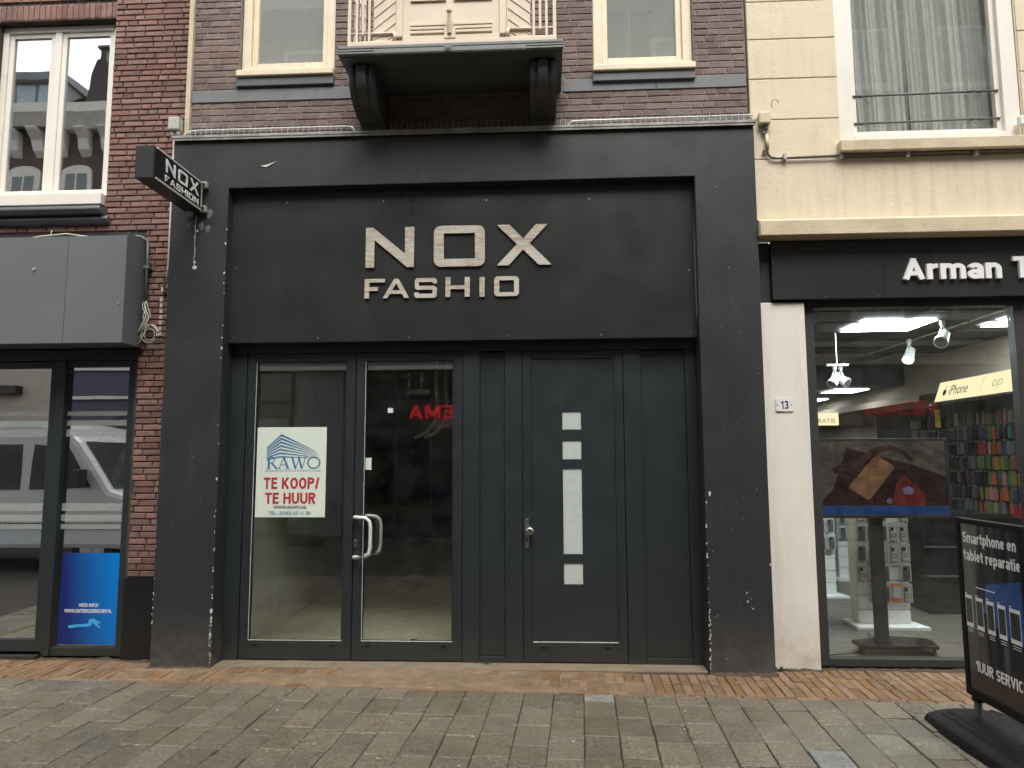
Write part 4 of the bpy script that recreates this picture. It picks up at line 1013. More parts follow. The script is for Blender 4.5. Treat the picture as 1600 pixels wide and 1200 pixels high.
obj('sash', MB().frame(WX[0]+.145, WX[1]-.085-.06, WX[2]+.09, 7.4, YR+.06, YR+.12, .045), 'white_paint', wd_, bevel=.005)
obj('pane', MB().box(WX[0]+.185, WX[1]-.185, YR+.085, YR+.09, WX[2]+.13, 7.38), 'glass_mid', wd_)
obj('sill', MB().box(WX[0]-.03, 6.5, YR-.09, YR+.05, 4.555, 4.655), 'cream_trim', RH, bevel=.006)
for z_ in (5.135, 4.87):
    g = tag(obj('guard_bar', MB().tube([(3.655, YR+.055, z_), (4.965, YR+.055, z_+.018)], .010, 8).tube([(3.70, YR+.055, z_), (3.73, YR+.055, z_), (3.76, YR+.055, z_)], [.010, .019, .010], 8).tube([(4.77, YR+.055, z_+.015), (4.80, YR+.055, z_+.016), (4.83, YR+.055, z_+.016)], [.010, .019, .010], 8).tube([(4.68, YR+.055, z_+.015), (4.71, YR+.055, z_+.016), (4.74, YR+.055, z_+.016)], [.010, .019, .010], 8), 'cable_dark', smooth=True),
            ('upper' if z_ > 5 else 'lower') + ' dark wrought iron bar across the curtained window', 'window bar', 'iron bars before the curtained window')
def curt(x0, x1, seed):
    qq = random.Random(seed); ph = [qq.uniform(0, 6) for _ in range(5)]
    def f(a, b):
        x = x0 + (x1-x0)*a; z = 4.7 + 2.9*b
        y = .40 + .045*math.sin(a*(x1-x0)*26+ph[0] + .5*math.sin(b*2+ph[2])) + .025*math.sin(a*(x1-x0)*61+ph[1]+b*1.5) + .012*math.sin(a*140+b*7)
        return (x + .03*math.sin(b*2.2+ph[3])*(1-b)*.8, y, z)
    return MB().grid(140, 24, f)
tag(obj('curtain', curt(3.5, 4.288, 1), 'curtain', smooth=True), 'left half of the pale pleated curtain behind the barred window', 'curtain', 'pale curtains in the upper window')
tag(obj('curtain', curt(4.275, 5.1, 2), 'curtain', smooth=True), 'right half of the pale pleated curtain behind the barred window', 'curtain', 'pale curtains in the upper window')
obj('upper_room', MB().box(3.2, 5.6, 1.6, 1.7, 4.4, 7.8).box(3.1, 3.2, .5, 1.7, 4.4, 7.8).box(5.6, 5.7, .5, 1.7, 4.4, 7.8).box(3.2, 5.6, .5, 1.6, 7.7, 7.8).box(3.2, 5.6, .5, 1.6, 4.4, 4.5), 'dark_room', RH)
# box, conduit along the cream wall
cb = thing('junction_box', 'small cream junction box on the cream wall beside the portal', 'electrical box', (2.82, .06, 4.85))
obj('housing', MB().box(2.765, 2.87, .03, .1, 4.845, 4.955), 'cream_plastic', cb, bevel=.01)
obj('gland', MB().tube([(2.835, .07, 4.845), (2.835, .07, 4.8)], .016, 8), 'cable_dark', cb)
cp = thing('conduit', 'grey conduit bending down from the cream box and along below the sill', 'pipe', (3.4, .08, 4.5))
obj('pipe', MB().tube([(2.835, .075, 4.8), (2.838, .075, 4.60), (2.845, .075, 4.56), (2.87, .075, 4.535), (2.92, .075, 4.525), (3.45, .07, 4.535), (6, .07, 4.548)], .011, 8), 'zinc', cp, smooth=True)
obj('sleeve', MB().tube([(2.836, .072, 4.75), (2.838, .072, 4.61)], .016, 8), 'cream_plastic', cp, smooth=True)
for x_ in (2.99, 3.49, 4.08, 4.68):
    obj('clip', MB().box(x_-.014, x_+.014, .05, .1, 4.505, 4.565), 'grey_plastic', cp, bevel=.004)
for z_ in (4.77, 4.6): obj('clip', MB().tube([(2.81, .09, z_), (2.81, .065, z_)], .014, 8), 'cable_dark', cp)
obj('paint_scar', MB().tube([(2.93+.035*math.cos(t*.6283)*(1+.25*math.sin(t*2.3)), .0995, 5.06+.042*math.sin(t*.6283)*(1+.2*math.cos(t*3.1))) for t in range(8)], [.001, .004, .001, .003, .0015, .004, .002, .001], 4), 'zinc', RH, kind='stuff')
lamp_b = obj('hinge', MB().box(5.06, 5.12, .03, .09, 4.76, 4.85), 'white_paint', RH, bevel=.01)
# pier and number plate
obj('pier', MB().box(2.712, 3.118, .12, .42, 0, 3.195), 'white_pier', RH, bevel=.008)
obj('side_post', MB().box(2.703, 2.83, .13, .45, 3.197, 3.753), 'portal', RH, bevel=.004)
npl = obj('number_plate', MB().prism(rrect(2.828, 2.976, 2.215, 2.33, .006), 'y', .109, .119), 'white_plastic')
tag(npl, 'small white house number plate reading 13 on the white pier', 'number plate')
bold_text('digit', '13', npl, (2.868, .1085, 2.236), X, Z, (.066, .072), .0008, 'black_sheet', .15, .12, letters=True)
for x_ in (2.84, 2.964): obj('screw', MB().tube([(x_, .109, 2.272), (x_, .106, 2.272)], .006, 8), 'zinc', npl)
# fascia with white letters
FS = thing('phone_shop_sign', 'black fascia with white letters above the phone shop window', 'sign', (4.4, .09, 3.2))
for (a, b) in ((2.833, 3.80), (3.803, 5.6), (5.603, 7.4)):
    obj('board', MB().box(a, b, .085, .16, 3.215, 3.745), 'panel_black', FS, bevel=.003)
bold_text('letter', 'Arman T', FS, (3.967, .0835, 3.372), X, Z, (1.10, .192), .03, 'white_sheet', .2, .08, letters=True)
for x_ in (3.3, 3.76, 4.6): obj('screw', MB().tube([(x_, .086, 3.235), (x_, .08, 3.235)], .007, 8), 'zinc', FS)
# shopfront frame and pane
ysr = .18
sfr = obj('shopfront', MB().box(3.12, 7.2, ysr, ysr+.1, 3.155, 3.213).box(3.12, 3.215, ysr, ysr+.1, .02, 3.154).box(4.965, 5.06, ysr, ysr+.1, .02, 3.154).box(3.216, 4.964, ysr, ysr+.1, .02, .085).box(7.1, 7.2, ysr, ysr+.1, .02, 3.154).box(5.061, 7.099, ysr, ysr+.1, .02, .085), 'board_dark', RH, bevel=.004)
obj('pane', MB().box(3.216, 4.964, ysr+.05, ysr+.056, .086, 3.154), 'glass_shop', sfr)
obj('pane', MB().box(5.061, 7.099, ysr+.05, ysr+.056, .086, 3.154), 'glass_shop', sfr)
obj('threshold', MB().box(3.12, 7.2, ysr+.02, ysr+.12, -.01, .018), 'gasket', sfr)
obj('reveal', MB().box(2.84, 7.3, .165, .5, 3.214, 3.74), 'ceiling_dark', RH)

# ------------------------------------------------------------------ phone shop interior
ZC = 3.27; XW = 6.9; ZL = 2.92
M['wood_floor'] = pm('grey wood floor', (.10, .088, .072), .4, var=.25, vscale=5, bump=.05, bscale=20, sx=(.25, 1.5, 1))
fl = obj('interior_floor', MB().box(3.12, 7.0, .29, 12, -.03, .015), 'gasket', RH)
x_ = 3.13; k = 0
pl = MB()
for k in range(40):
    yy = .3 + k*.18; xx = 3.13 - rnd.uniform(0, 1)
    while xx < 7:
        L = 1.2; a = max(3.13, xx); b = min(7, xx+L); xx += L
        if b-a > .05: obj('plank', MB().box(a+.002, b-.002, yy+.002, yy+.178, .0155, .0205), 'wood_floor', fl)
wl = MB(); wl.box(XW, XW+.1, .3, 12, 0, ZC); wl.box(3.02, 3.12, .3, 12, 0, ZC); wl.box(3.12, XW, 12, 12.1, 0, ZC)
obj('interior_wall', wl, 'header', RH)
cl = obj('interior_ceiling', MB().box(3.0, 7.0, .3, 12.1, ZC, ZC+.1), 'ceiling_dark', RH)
for yy in [.6*k for k in range(1, 20)]:
    obj('ceiling_rail', MB().box(3.12, XW, yy+.3, yy+.315, ZC-.012, ZC-.001), 'board_dark', cl)
obj('ceiling_rail', MB().box(5.35, 5.37, .3, 12, ZC-.016, ZC-.001), 'alu', cl)
obj('ceiling_rail', MB().box(4.6, 4.62, .3, 12, ZC-.018, ZC-.001), 'board_dark', cl)
obj('ceiling_drop', MB().box(3.13, 6.34, 5.0, 11.99, ZL, ZC-.02), 'ceiling_dark', RH)
# bulkhead along the right wall
obj('bulkhead', MB().box(6.35, XW-.005, .32, 12, 2.72, ZC-.005), 'header', RH)
obj('bulkhead_ledge', MB().box(6.2, 6.345, 4.6, 12, 2.62, 2.72), 'header', RH)
LPS = [(4.18, 4.93, 1.35, 2.0, 1), (5.62, 6.25, 1.2, 1.8, 1), (4.62, 5.24, 3.9, 4.55, 0), (5.72, 6.3, 3.9, 4.55, 0), (5.0, 5.6, 4.75-.9, 4.79-.9, 0), (5.45, 6.0, 5.45, 6.1, 1), (5.75, 6.1, 7.4, 8.0, 1), (5.3, 5.9, 8.0, 8.7, 1), (4.7, 5.25, 5.45, 6.1, 0)]
LPS[4] = (4.3, 4.9, 6.6, 7.2, 0)
names = ['large lit ceiling panel nearest the shop window', 'lit ceiling panel beside the bulkhead at the right', 'unlit ceiling panel at the left above the pier side', 'unlit ceiling panel in the middle behind the spotlight', 'unlit ceiling panel farther back in the middle', 'lit ceiling panel far back beside the bulkhead', 'lit ceiling panel far back at the left', 'farthest lit ceiling panel at the back', 'dull ceiling panel beside the far lit one']
for (a, b, c, d, on), nm in zip(LPS, names):
    t = thing('ceiling_light', nm + ' of the phone shop', 'ceiling light', ((a+b)/2, (c+d)/2, ZC if c < 5 else ZL), 'ceiling panels in the phone shop')
    zc_ = ZC if c < 5 else ZL
    obj('diffuser', MB().box(a, b, c, d, zc_-.022, zc_-.013), ('light_panel' if c < 5 else 'light_far') if on else 'ceiling_tile', t)
    obj('rim', MB().box(a-.012, a-.001, c-.012, d+.012, zc_-.026, zc_-.013).box(b+.001, b+.012, c-.012, d+.012, zc_-.026, zc_-.013), 'alu', t)
def spot(p, d, label, lit, s=1.):
    p = Vector(p); d = Vector(d).normalized()
    t = thing('spotlight', label, 'spotlight', p, 'track spotlights in the phone shop')
    j_ = p - Vector((0, 0, .2*s))
    obj('arm', MB().tube([p, p-Vector((0, 0, .06*s))], .028*s, 10).tube([p-Vector((.0, 0, .06*s)), j_+Vector((-.045*s, 0, .04*s)), j_+Vector((-.045*s, 0, -.02*s))], .007*s, 6).tube([p-Vector((.0, 0, .06*s)), j_+Vector((.045*s, 0, .04*s)), j_+Vector((.045*s, 0, -.02*s))], .007*s, 6), 'white_plastic', t, smooth=False)
    obj('lamp_head', MB().tube([j_-d*.1*s, j_-d*.09*s, j_-d*.02*s, j_+d*.07*s, j_+d*.10*s], [.03*s, .05*s, .055*s, .07*s, .072*s], 18, cap=True), 'white_plastic', t, smooth=False)
    obj('lamp_rim', MB().tube([j_+d*.099*s, j_+d*.112*s], [.076*s, .076*s], 18), 'alu', t)
    obj('lens', MB().tube([j_+d*.113*s, j_+d*.1135*s], [.06*s, .06*s], 18), 'lamp_face' if lit else 'zinc', t)
spot((4.98, 1.35, ZC-.02), (-.55, -.55, -.55), 'white track spotlight under the big lit ceiling panel, aimed at the street', False, .95)
spot((5.25, 2.6, ZC-.02), (-.5, -.5, -.75), 'lit white track spotlight behind the first, shining down', True, .95)
spot((4.10, 2.0, 2.86), (-.5, -.3, -.6), 'upper left spotlight of the low cluster by the window frame', False, .8)
spot((4.19, 2.06, 2.86), (.4, -.5, -.4), 'right spotlight of the low cluster by the window frame', False, .8)
obj('cluster_rod', MB().tube([(4.14, 2.03, 2.85), (4.14, 2.03, ZC-.02)], .006, 8).box(4.02, 4.26, 2.0, 2.06, 2.855, 2.875), 'alu', cl)
# light boxes: slanted faces, hung along the bulkhead
def light_box(y0, y1, label, words, small):
    t = thing('light_box', label, 'light box sign', (6.2, (y0+y1)/2, 2.6), 'lit box signs in the phone shop')
    pr_ = [(6.10, 2.55), (6.28, 2.55), (6.28, 2.82), (6.20, 2.82)]
    i = MB(); i.prism(pr_, 'y', y0, y1)
    obj('case', i, 'white_plastic', t)
    nx = Vector((6.10-6.20, 0, 2.55-2.82)); upv = -nx.normalized(); rt = Vector((0, -1, 0))
    N = rt.cross(upv)
    base = Vector((6.10, y1, 2.55)) + N*.001
    f = [base + upv*.004, base + rt*(y1-y0) + upv*.004, base + rt*(y1-y0) + upv*.284, base + upv*.284]
    b2 = [p + N*.003 for p in f]
    mb = MB(); mb.v = [tuple(p) for p in f+b2]; mb.f = [(0, 1, 2, 3), (4, 5, 6, 7), (0, 1, 5, 4), (1, 2, 6, 5), (2, 3, 7, 6), (3, 0, 4, 7)]; mb.m = [0]*6
    obj('lit_face', mb, 'sign_light', t)
    return t, base + N*.0045, rt, upv
t, bs, rt, up_ = light_box(2.72, 3.72, 'lit cream box sign with a fruit emblem and phone lettering', '', 0)
text('lettering', 'iPhone', t, bs + rt*.30 + up_*.075, rt, up_, (.42, .14), .001, 'cable_dark', -.004)
ap = [(.5+.5*math.cos(R(a))*(1-.12*max(0, math.sin(R(a)))**8), .46+.46*math.sin(R(a))*(1-.1*max(0, math.sin(R(a)))**6)) for a in range(0, 360, 15)]
ap = [(x, z) for x, z in ap if (x-1.04)**2+(z-.55)**2 > .045]
shape('emblem', [[(x*.085, z*.1) for x, z in ap], [(.042, .104), (.047, .125), (.066, .135), (.062, .115)]], t, bs + rt*.15 + up_*.08, rt, up_, .001, 'zinc')
t, bs, rt, up_ = light_box(1.1, 2.70, 'lit cream box sign beginning with op, cut by the window frame', '', 0)
text('letter', 'o', t, bs + rt*.2 + up_*.10, rt, up_, (.09, .085), .001, 'ceiling_tile', -.012); text('letter', 'p', t, bs + rt*.31 + up_*.065, rt, up_, (.085, .12), .001, 'ceiling_tile', -.012)
t = thing('light_box', 'small lit sign at the back left ending in ATIE', 'light box sign', (5.58, 6.6, 2.3), 'lit box signs in the phone shop')
obj('lit_face', MB().box(5.22, 5.91, 6.5, 6.6, 2.37, 2.585), 'sign_light', t)
text('lettering', 'REPARATIE', t, (5.30, 6.498, 2.41), X, Z, (.55, .075), .001, 'zinc', -.005)
# pegboard with phone cases on the right wall
obj('peg_board', MB().box(XW-.03, XW-.002, 1.0, 7.2, .25, 2.60), 'board_dark', RH)
PAL = {'red': (.3, .02, .04), 'green': (.10, .14, .05), 'olive': (.28, .22, .03), 'rust': (.35, .1, .03), 'navy': (.035, .045, .08), 'coral': (.45, .09, .05), 'grey': (.13, .14, .13), 'sand': (.32, .27, .2), 'black': (.012, .012, .014), 'teal': (.03, .16, .1), 'tan': (.3, .17, .07), 'pink': (.42, .16, .16), 'plum': (.1, .05, .07)}
case_mb = MB().prism([(-.038, .0), (.038, .0), (.038, .15), (-.038, .15)], 'x', -.012, .012)
CM = {}
for c_ in PAL:
    M['case_'+c_] = pm(c_ + ' phone case', PAL[c_], .35, var=.15, bump=0)
    cm = MB().prism(rrect(-.039, .039, 0, .155, .012, 2), 'x', -.014, .004); CM[c_] = mesh_of('phone_case', cm, 'case_'+c_)
M['pack_clear_dim'] = pm('clear hanger card', (.2, .19, .17), .4, bump=0)
hk = MB().tube([(.004, 0, .185), (-.05, 0, .19)], .0025, 4); hook_me = mesh_of('hook', hk, 'steel')
card_me = mesh_of('header_card', MB().box(-.004, .0, -.032, .032, .157, .178), 'pack_clear_dim')
ordn = ['top', 'second', 'third', 'fourth', 'fifth', 'sixth', 'lowest']
for r_ in range(7):
    zr_ = 2.25 - r_*.205
    yy = 2.05; line = []
    while yy < 5.9:
        near = yy < 4.0
        if near: c_ = rnd.choice(['red', 'green', 'olive', 'rust', 'navy', 'coral', 'grey', 'sand', 'tan', 'plum', 'teal', 'pink', 'black', 'green', 'navy'])
        else: c_ = rnd.choice(['black', 'black', 'grey', 'navy', 'plum', 'sand' if r_ == 0 else 'black'])
        for _ in range(rnd.choice((1, 1, 2))):
            if yy < 5.9: line.append((c_, yy)); yy += .098
        yy += rnd.choice((0, 0, .03))
    for k, (c_, yy) in enumerate(line):
        o = inst('phone_case', CM[c_], (XW-.06-rnd.uniform(0, .03), yy, zr_), None, (1.2, rnd.uniform(.92, 1.06), rnd.uniform(.96, 1.1)), (rnd.uniform(-.05, .05), 0, rnd.uniform(-.3, .3)))
        lf_, rt_ = (line[k+1][0] if k+1 < len(line) else 'board edge'), (line[k-1][0] if k else 'window edge')
        tag(o, '%s phone case in the %s row of the wall display between %s and %s' % (c_, ordn[r_], lf_, rt_), 'phone case', 'phone cases on the wall display')
        for nm_, me_ in (('hook', hook_me), ('header_card', card_me)):
            h1 = bpy.data.objects.new(nm_, me_); COL.objects.link(h1); h1.parent = o
M['tag_yellow'] = pm('yellow price card', (.75, .58, .03), .5, bump=0)
M['tag_red'] = pm('red price card', (.55, .04, .03), .5, bump=0)
tag(obj('price_card', MB().box(6.74, 6.745, 4.80, 4.95, 2.25, 2.52), 'tag_yellow'), 'tall yellow price card at the top of the phone case wall', 'price card')
tag(obj('price_card', MB().prism([(4.68, 1.62), (4.74, 1.42), (4.8, 1.45), (4.82, 1.62)], 'x', 6.72, 6.725), 'tag_yellow'), 'pointed yellow price card beside the screen', 'price card')
rc = obj('price_card', MB().prism(rrect(1.85, 2.13, 1.27, 1.47, .015), 'x', 6.68, 6.684), 'tag_red'); tag(rc, 'red price card at the right end of the phone case wall', 'price card')
bold_text('lettering', 'K', rc, (6.679, 2.05, 1.33), (0, -1, 0), Z, (.07, .07), .0008, 'white_sheet')

# screen on a wheeled stand
yt = .70
TV = thing('display_screen', 'large screen on a black wheeled pole stand behind the phone shop glass', 'screen', (3.98, .75, .02))
obj('bezel', MB().frame(3.33, 4.60, 1.235, 1.985, yt, yt+.05, .022, wb=.03).box(3.35, 4.58, yt+.02, yt+.045, 1.262, 1.963), 'gasket', TV, bevel=.003)
def screen_mat(name, c, st):
    b = NB(name); e = b.n('ShaderNodeEmission')
    f = b.ramp(b.noise(9, 8, .7, (1, 1, 1.6)), .3, .7); g = b.noise(60, 5, .7)
    b.l(b.mix(b.ramp(g, .3, .7, 0, .35), b.mix(f, tuple(x*.45 for x in c), tuple(min(1, x*1.5) for x in c)), tuple(x*.25 for x in c)), e.inputs[0]); e.inputs[1].default_value = st
    b.l(e.outputs[0], b.out.inputs[0]); return b.m
def em(name, c, s=.22): g_ = sum(c)/3; M[name] = screen_mat(name, tuple(.8*x+.2*g_ for x in c), s*.26); return name
SCR = [('picture_backdrop', [(3.352, 1.30), (4.458, 1.30), (4.458, 1.963), (3.352, 1.963)], (.33, .27, .19), .30),
 ('picture_strip', [(4.0, 1.963), (4.12, 1.963), (4.458, 1.66), (4.458, 1.74)], (.2, .16, .13), .35),
 ('picture_strip', [(4.2, 1.963), (4.26, 1.963), (4.458, 1.80), (4.458, 1.84)], (.2, .16, .13), .35),
 ('picture_leather', [(3.36, 1.39), (3.5, 1.52), (3.63, 1.9), (3.85, 1.84), (4.0, 1.80), (4.15, 1.76), (4.3, 1.70), (4.458, 1.64), (4.458, 1.38), (3.36, 1.38)], (.12, .03, .03), .26),
 ('picture_strap', [(3.5, 1.72), (3.72, 1.80), (3.86, 1.9), (4.0, 1.93), (4.12, 1.88), (4.2, 1.78), (4.16, 1.77), (4.09, 1.85), (3.99, 1.88), (3.88, 1.84), (3.76, 1.75), (3.52, 1.67)], (.2, .07, .05), .3),
 ('picture_cloth', [(3.98, 1.38), (4.04, 1.58), (4.1, 1.66), (4.2, 1.56), (4.27, 1.48), (4.27, 1.38)], (.45, .03, .03), .35),
 ('picture_phone', [(3.635, 1.555), (3.86, 1.82), (3.9, 1.825), (4.02, 1.735), (4.025, 1.715), (3.81, 1.44), (3.785, 1.435), (3.64, 1.53)], (.55, .24, .07), .45),
 ('picture_shade', [(3.635, 1.535), (3.64, 1.527), (3.785, 1.428), (3.812, 1.432), (3.81, 1.44), (3.785, 1.435), (3.64, 1.533)], (.02, .01, .01), .2),
 ('picture_button', [(4.13+.045*math.cos(a*.5236), 1.515+.037*math.sin(a*.5236)) for a in range(12)], (.35, .25, .6), .5),
 ('picture_bead', [(3.97+.025*math.cos(a*.5236), 1.42+.025*math.sin(a*.5236)) for a in range(12)], (.4, .38, .5), .4),
 ('picture_band', [(3.352, 1.30), (4.458, 1.30), (4.458, 1.378), (3.352, 1.378)], (.0, .08, .35), .6)]
for k, (nm, poly, c, s_) in enumerate(SCR):
    poly = [(3.33+(x-3.33)*1.106, 1.985-(1.985-z)*1.05) for x, z in poly]
    obj(nm, MB().prism(poly, 'y', yt+.0185-.0012*k, yt+.0195-.0012*k), em(nm.replace('_', ' ')+str(k), c, s_), TV)
obj('pole', MB().box(3.87, 3.985, .76, .82, .11, 1.75), 'gasket', TV, bevel=.004)
obj('base_plate', MB().prism([(3.62, .72), (4.05, .88), (4.33, .80), (4.35, .72), (4.3, .5), (3.62, .5)], 'z', .085, .115), 'black_sheet', TV, bevel=.004)
for (x_, y_) in ((3.66, .55), (4.27, .54), (4.3, .77), (3.7, .72)):
    obj('caster', MB().tube([(x_-.012, y_, .045), (x_+.012, y_, .045)], .026, 12).box(x_-.016, x_+.016, y_-.012, y_+.012, .05, .085), 'gasket', TV)
tag(obj('cable', MB().tube([(3.85, .78, .12), (3.8, .78, .16), (3.78, .74, .06), (3.6, .6, .024), (3.4, .55, .024), (3.26, .5, .024)], .005, 6), 'gasket', smooth=True), 'thin black cable lying on the floor by the screen stand', 'cable')

# white slatted stands with blister packs
def stand(x0, x1, y0, z1, label):
    t = thing('display_stand', label, 'display stand', ((x0+x1)/2, y0, .02), 'white slatted display stands')
    obj('base', MB().prism([(x0-.08, y0-.16), (x1+.12, y0-.16), (x1+.05, y0+.25), (x0-.08, y0+.25)], 'z', .021, .055), 'white_plastic', t, bevel=.004)
    z = .2; obj('slat', MB().box(x0, x1, y0, y0+.05, .056, .195), 'white_plastic', t, bevel=.003)
    while z < z1:
        obj('slat', MB().box(x0, x1, y0, y0+.05, z+.006, z+.145), 'white_plastic', t, bevel=.003); z += .15
    obj('back_board', MB().box(x0+.004, x1-.004, y0+.02, y0+.2, .056, z), 'white_plastic', t)
    return t
stand(4.08, 4.62, 1.65, 1.7, 'white slatted stand of phone cases behind the screen pole')
stand(4.16, 4.50, 3.3, 1.8, 'white slatted stand farther back at the left of the phone shop')
M['pack_clear'] = pm('clear blister pack', (.5, .5, .48), .25, var=.1, bump=0)
M['pack_grey'] = pm('dark blister', (.1, .1, .11), .3, bump=0)
M['pack_orange'] = pm('orange blister card', (.65, .14, .03), .4, bump=0)
def pack(x, y, z, kind, label, grp):
    t = thing('blister_pack', label, 'phone case pack', (x, y, z), grp)
    w_, h_ = .105, .2
    obj('card', MB().prism(rrect(x-w_/2, x+w_/2, z, z+h_, .008, 2), 'y', y, y+.004), 'pack_clear', t)
    if kind == 1: obj('colour_band', MB().box(x-w_/2+.002, x+w_/2-.002, y-.002, y-.0003, z+.003, z+.045).box(x-w_/2+.002, x+w_/2-.002, y-.002, y-.0003, z+.168, z+.197), 'pack_orange', t)
    obj('case', MB().prism(rrect(x-.036, x+.036, z+.012 if kind != 1 else z+.05, z+.165, .012, 3), 'y', y-.012, y-.001), 'pack_grey' if kind != 1 else 'pack_clear', t)
    if kind != 1:
        obj('back_face', MB().prism(rrect(x-.031, x+.031, z+.017, z+.16, .010, 3), 'y', y-.0135, y-.0122), 'pack_clear' if kind == 0 else 'pack_grey', t)
        obj('ring', MB().tube([(x+.021*math.cos(a*.4189), y-.016, z+.075+.021*math.sin(a*.4189)) for a in range(16)], .003, 4), 'gasket', t)
        obj('camera_patch', MB().box(x-.028, x+.0, y-.017, y-.0137, z+.12, z+.155), 'gasket', t)
    return t
rowname = ['top', 'second', 'third', 'fourth', 'lowest']
pos = ['leftmost', 'second', 'third', 'fourth', 'rightmost']
def packs(xs_, y_, zs_, skip, nm, grp):
    for r_, z_ in enumerate(zs_):
        for k, x_ in enumerate(xs_):
            if (r_, k) in skip: continue
            kd = rnd.choice((0, 0, 2)) if r_ < 3 else rnd.choice((1, 2, 0))
            pack(x_ + rnd.uniform(-.008, .008), y_, z_ + rnd.uniform(-.006, .006), kd, '%s phone case pack in the %s row of the %s' % (pos[k] if k < len(xs_)-1 else 'rightmost', rowname[r_], nm), grp)
packs([4.13, 4.24, 4.35, 4.46, 4.57], 1.60, (1.12, .91, .70, .49, .28), {(0, 3), (3, 3), (4, 0)}, 'near white stand', 'packs on the near white stand')
stand(5.05, 5.35, 4.6, 1.75, 'narrow white slatted stand at the back, left of the counter')
packs([4.22, 4.33, 4.44], 3.25, (1.5, 1.28, 1.06, .84, .62), {(4, 0)}, 'far white stand', 'packs on the far white stand')
packs([5.11, 5.22, 5.31], 4.55, (1.5, 1.28, 1.06, .84, .62), {(0, 1)}, 'narrow back stand', 'packs on the narrow back stand')
# dark counter at the right
ct = thing('counter', 'dark glass counter behind the pavement sign', 'counter', (5.6, 2.6, .02))
obj('body', MB().box(5.15, 6.1, 2.3, 3.0, .021, 1.12), 'black_sheet', ct, bevel=.005)
for z_ in (1.125, .78, .45): obj('edge_rail', MB().box(5.13, 6.12, 2.28, 2.298, z_-.012, z_+.006), 'zinc', ct)
obj('counter_top', MB().box(5.12, 6.12, 2.27, 3.02, 1.132, 1.15), 'black_sheet', ct)

# ================================================================== pavement sign at the right
AX = 3.60
# board about 0.64 m wide and 1.18 m tall; the drawing below is in its own units
def AY(y): return .917*y - .521
def AZ(z): return .917*z + .150
AB = thing('pavement_sign', 'black framed pavement sign for phone repair on a rubber base', 'sign', (AX+.03, -1.5, 0))
ya, yb_ = -.70, -1.46
obj('frame', MB().box(AX, AX+.05, AY(yb_), AY(ya), AZ(1.32), AZ(1.36)).box(AX, AX+.05, AY(yb_), AY(ya), AZ(.09), AZ(.15)).box(AX, AX+.05, AY(ya-.05), AY(ya), AZ(.151), AZ(1.319)).box(AX, AX+.05, AY(yb_), AY(yb_+.05), AZ(.151), AZ(1.319)), 'rubber', AB, bevel=.006)
b = NB('sign print'); nz = b.noise(2, 1, .4, (1, 3.0, .35))
c = b.mix(b.ramp(b.noise(2, 2, .5), .3, .7), (.012, .014, .018), (.03, .033, .04))
M['sign_print'] = b.bsdf(c, .16, 0, (nz, .35), .5, .03)
obj('print_sheet', MB().box(AX+.008, AX+.03, AY(yb_+.05), AY(ya-.05), AZ(.15), AZ(1.32)), 'sign_print', AB)
RL, UL = (0, -1, 0), (0, 0, 1)      # reading direction on this face runs towards the street
xo = AX+.0075
def ab_text(s_, y0, z0, w_, h_, bold=.02): return bold_text('lettering', s_, AB, (xo, AY(y0), AZ(z0)), RL, UL, (w_*.917, h_*.917), .0008, 'white_sheet', .19, .09, letters=True)
ab_text('Smartphone en', -.778, 1.185, .60, .078)
ab_text('tablet reparatie', -.778, 1.06, .63, .078)
ab_text('1UUR SERVICE', -.84, .285, .56, .075)
M['band_blue'] = pm('blue print band', (.03, .09, .26), .2, bump=.0); M['screen_dark'] = pm('printed screen', (.03, .03, .032), .3, bump=0)
def side(name, poly, mat, off): return obj(name, MB().prism([(AY(y), AZ(z)) for y, z in poly], 'x', xo-off, xo-off+.0006), mat, AB)
side('blue_band', [(-1.02, .92), (-1.41, 1.0), (-1.41, .58), (-1.2, .60), (-.98, .72)], 'band_blue', .0002)
for k in range(5):
    y0 = -.762 - .125*k; w_ = .085 if k < 4 else .11
    z0 = .585 - .02*k*0 + (0 if k < 4 else -.0)
    side('printed_phone', [(y0, z0), (y0-w_, z0), (y0-w_, z0+.225), (y0, z0+.225)], 'white_sheet', .0012)
    side('printed_screen', [(y0-.006, z0+.03), (y0-w_+.006, z0+.03), (y0-w_+.006, z0+.2), (y0-.006, z0+.2)], 'screen_dark', .0022)
    for z_ in (-.018, -.034): side('print_line', [(y0-.012, z0+z_), (y0-w_+.012, z0+z_), (y0-w_+.012, z0+z_+.004), (y0-.012, z0+z_+.004)], 'white_sheet', .0012)
    side('print_line', [(y0, z0+.232), (y0-.025, z0+.232), (y0-.025, z0+.238), (y0, z0+.238)], 'white_sheet', .0012)
side('print_line', [(-.9, .876), (-1.12, .876), (-1.12, .883), (-.9, .883)], 'white_sheet', .0012)
for y_ in (-1.25, -1.78):
    obj('post', MB().box(AX+.002, AX+.048, y_-.03, y_+.03, AZ(.09)-.03, AZ(.09)-.001), 'rubber', AB)
    obj('spring_post', MB().tube([(AX+.025, y_, .06), (AX+.025, y_, .21)], .024, 12), 'zinc', AB)
def base_fn(a, b):
    # low rubber block with a raised ridge and a thick rim, longer along the street
    u_ = 2*a-1; v_ = 2*b-1
    e = max(abs(u_), abs(v_))
    x_ = AX + .07 + .31*u_*(1-.10*v_*v_); y_ = -1.52 + .60*v_*(1-.12*u_*u_)
    h = .075*max(0, 1-abs(u_)**2.2)**.7*max(0, 1-abs(v_)**3)**.6 + .038
    if e > .98: h = .0
    elif e > .945: h = .026
    h += .012*(1 if (abs(abs(u_)-.5) < .05 and abs(v_) < .8) else 0) - .012*(1 if (abs(abs(u_)-.72) < .04 and abs(v_) < .75) else 0)
    return (x_, y_, h)
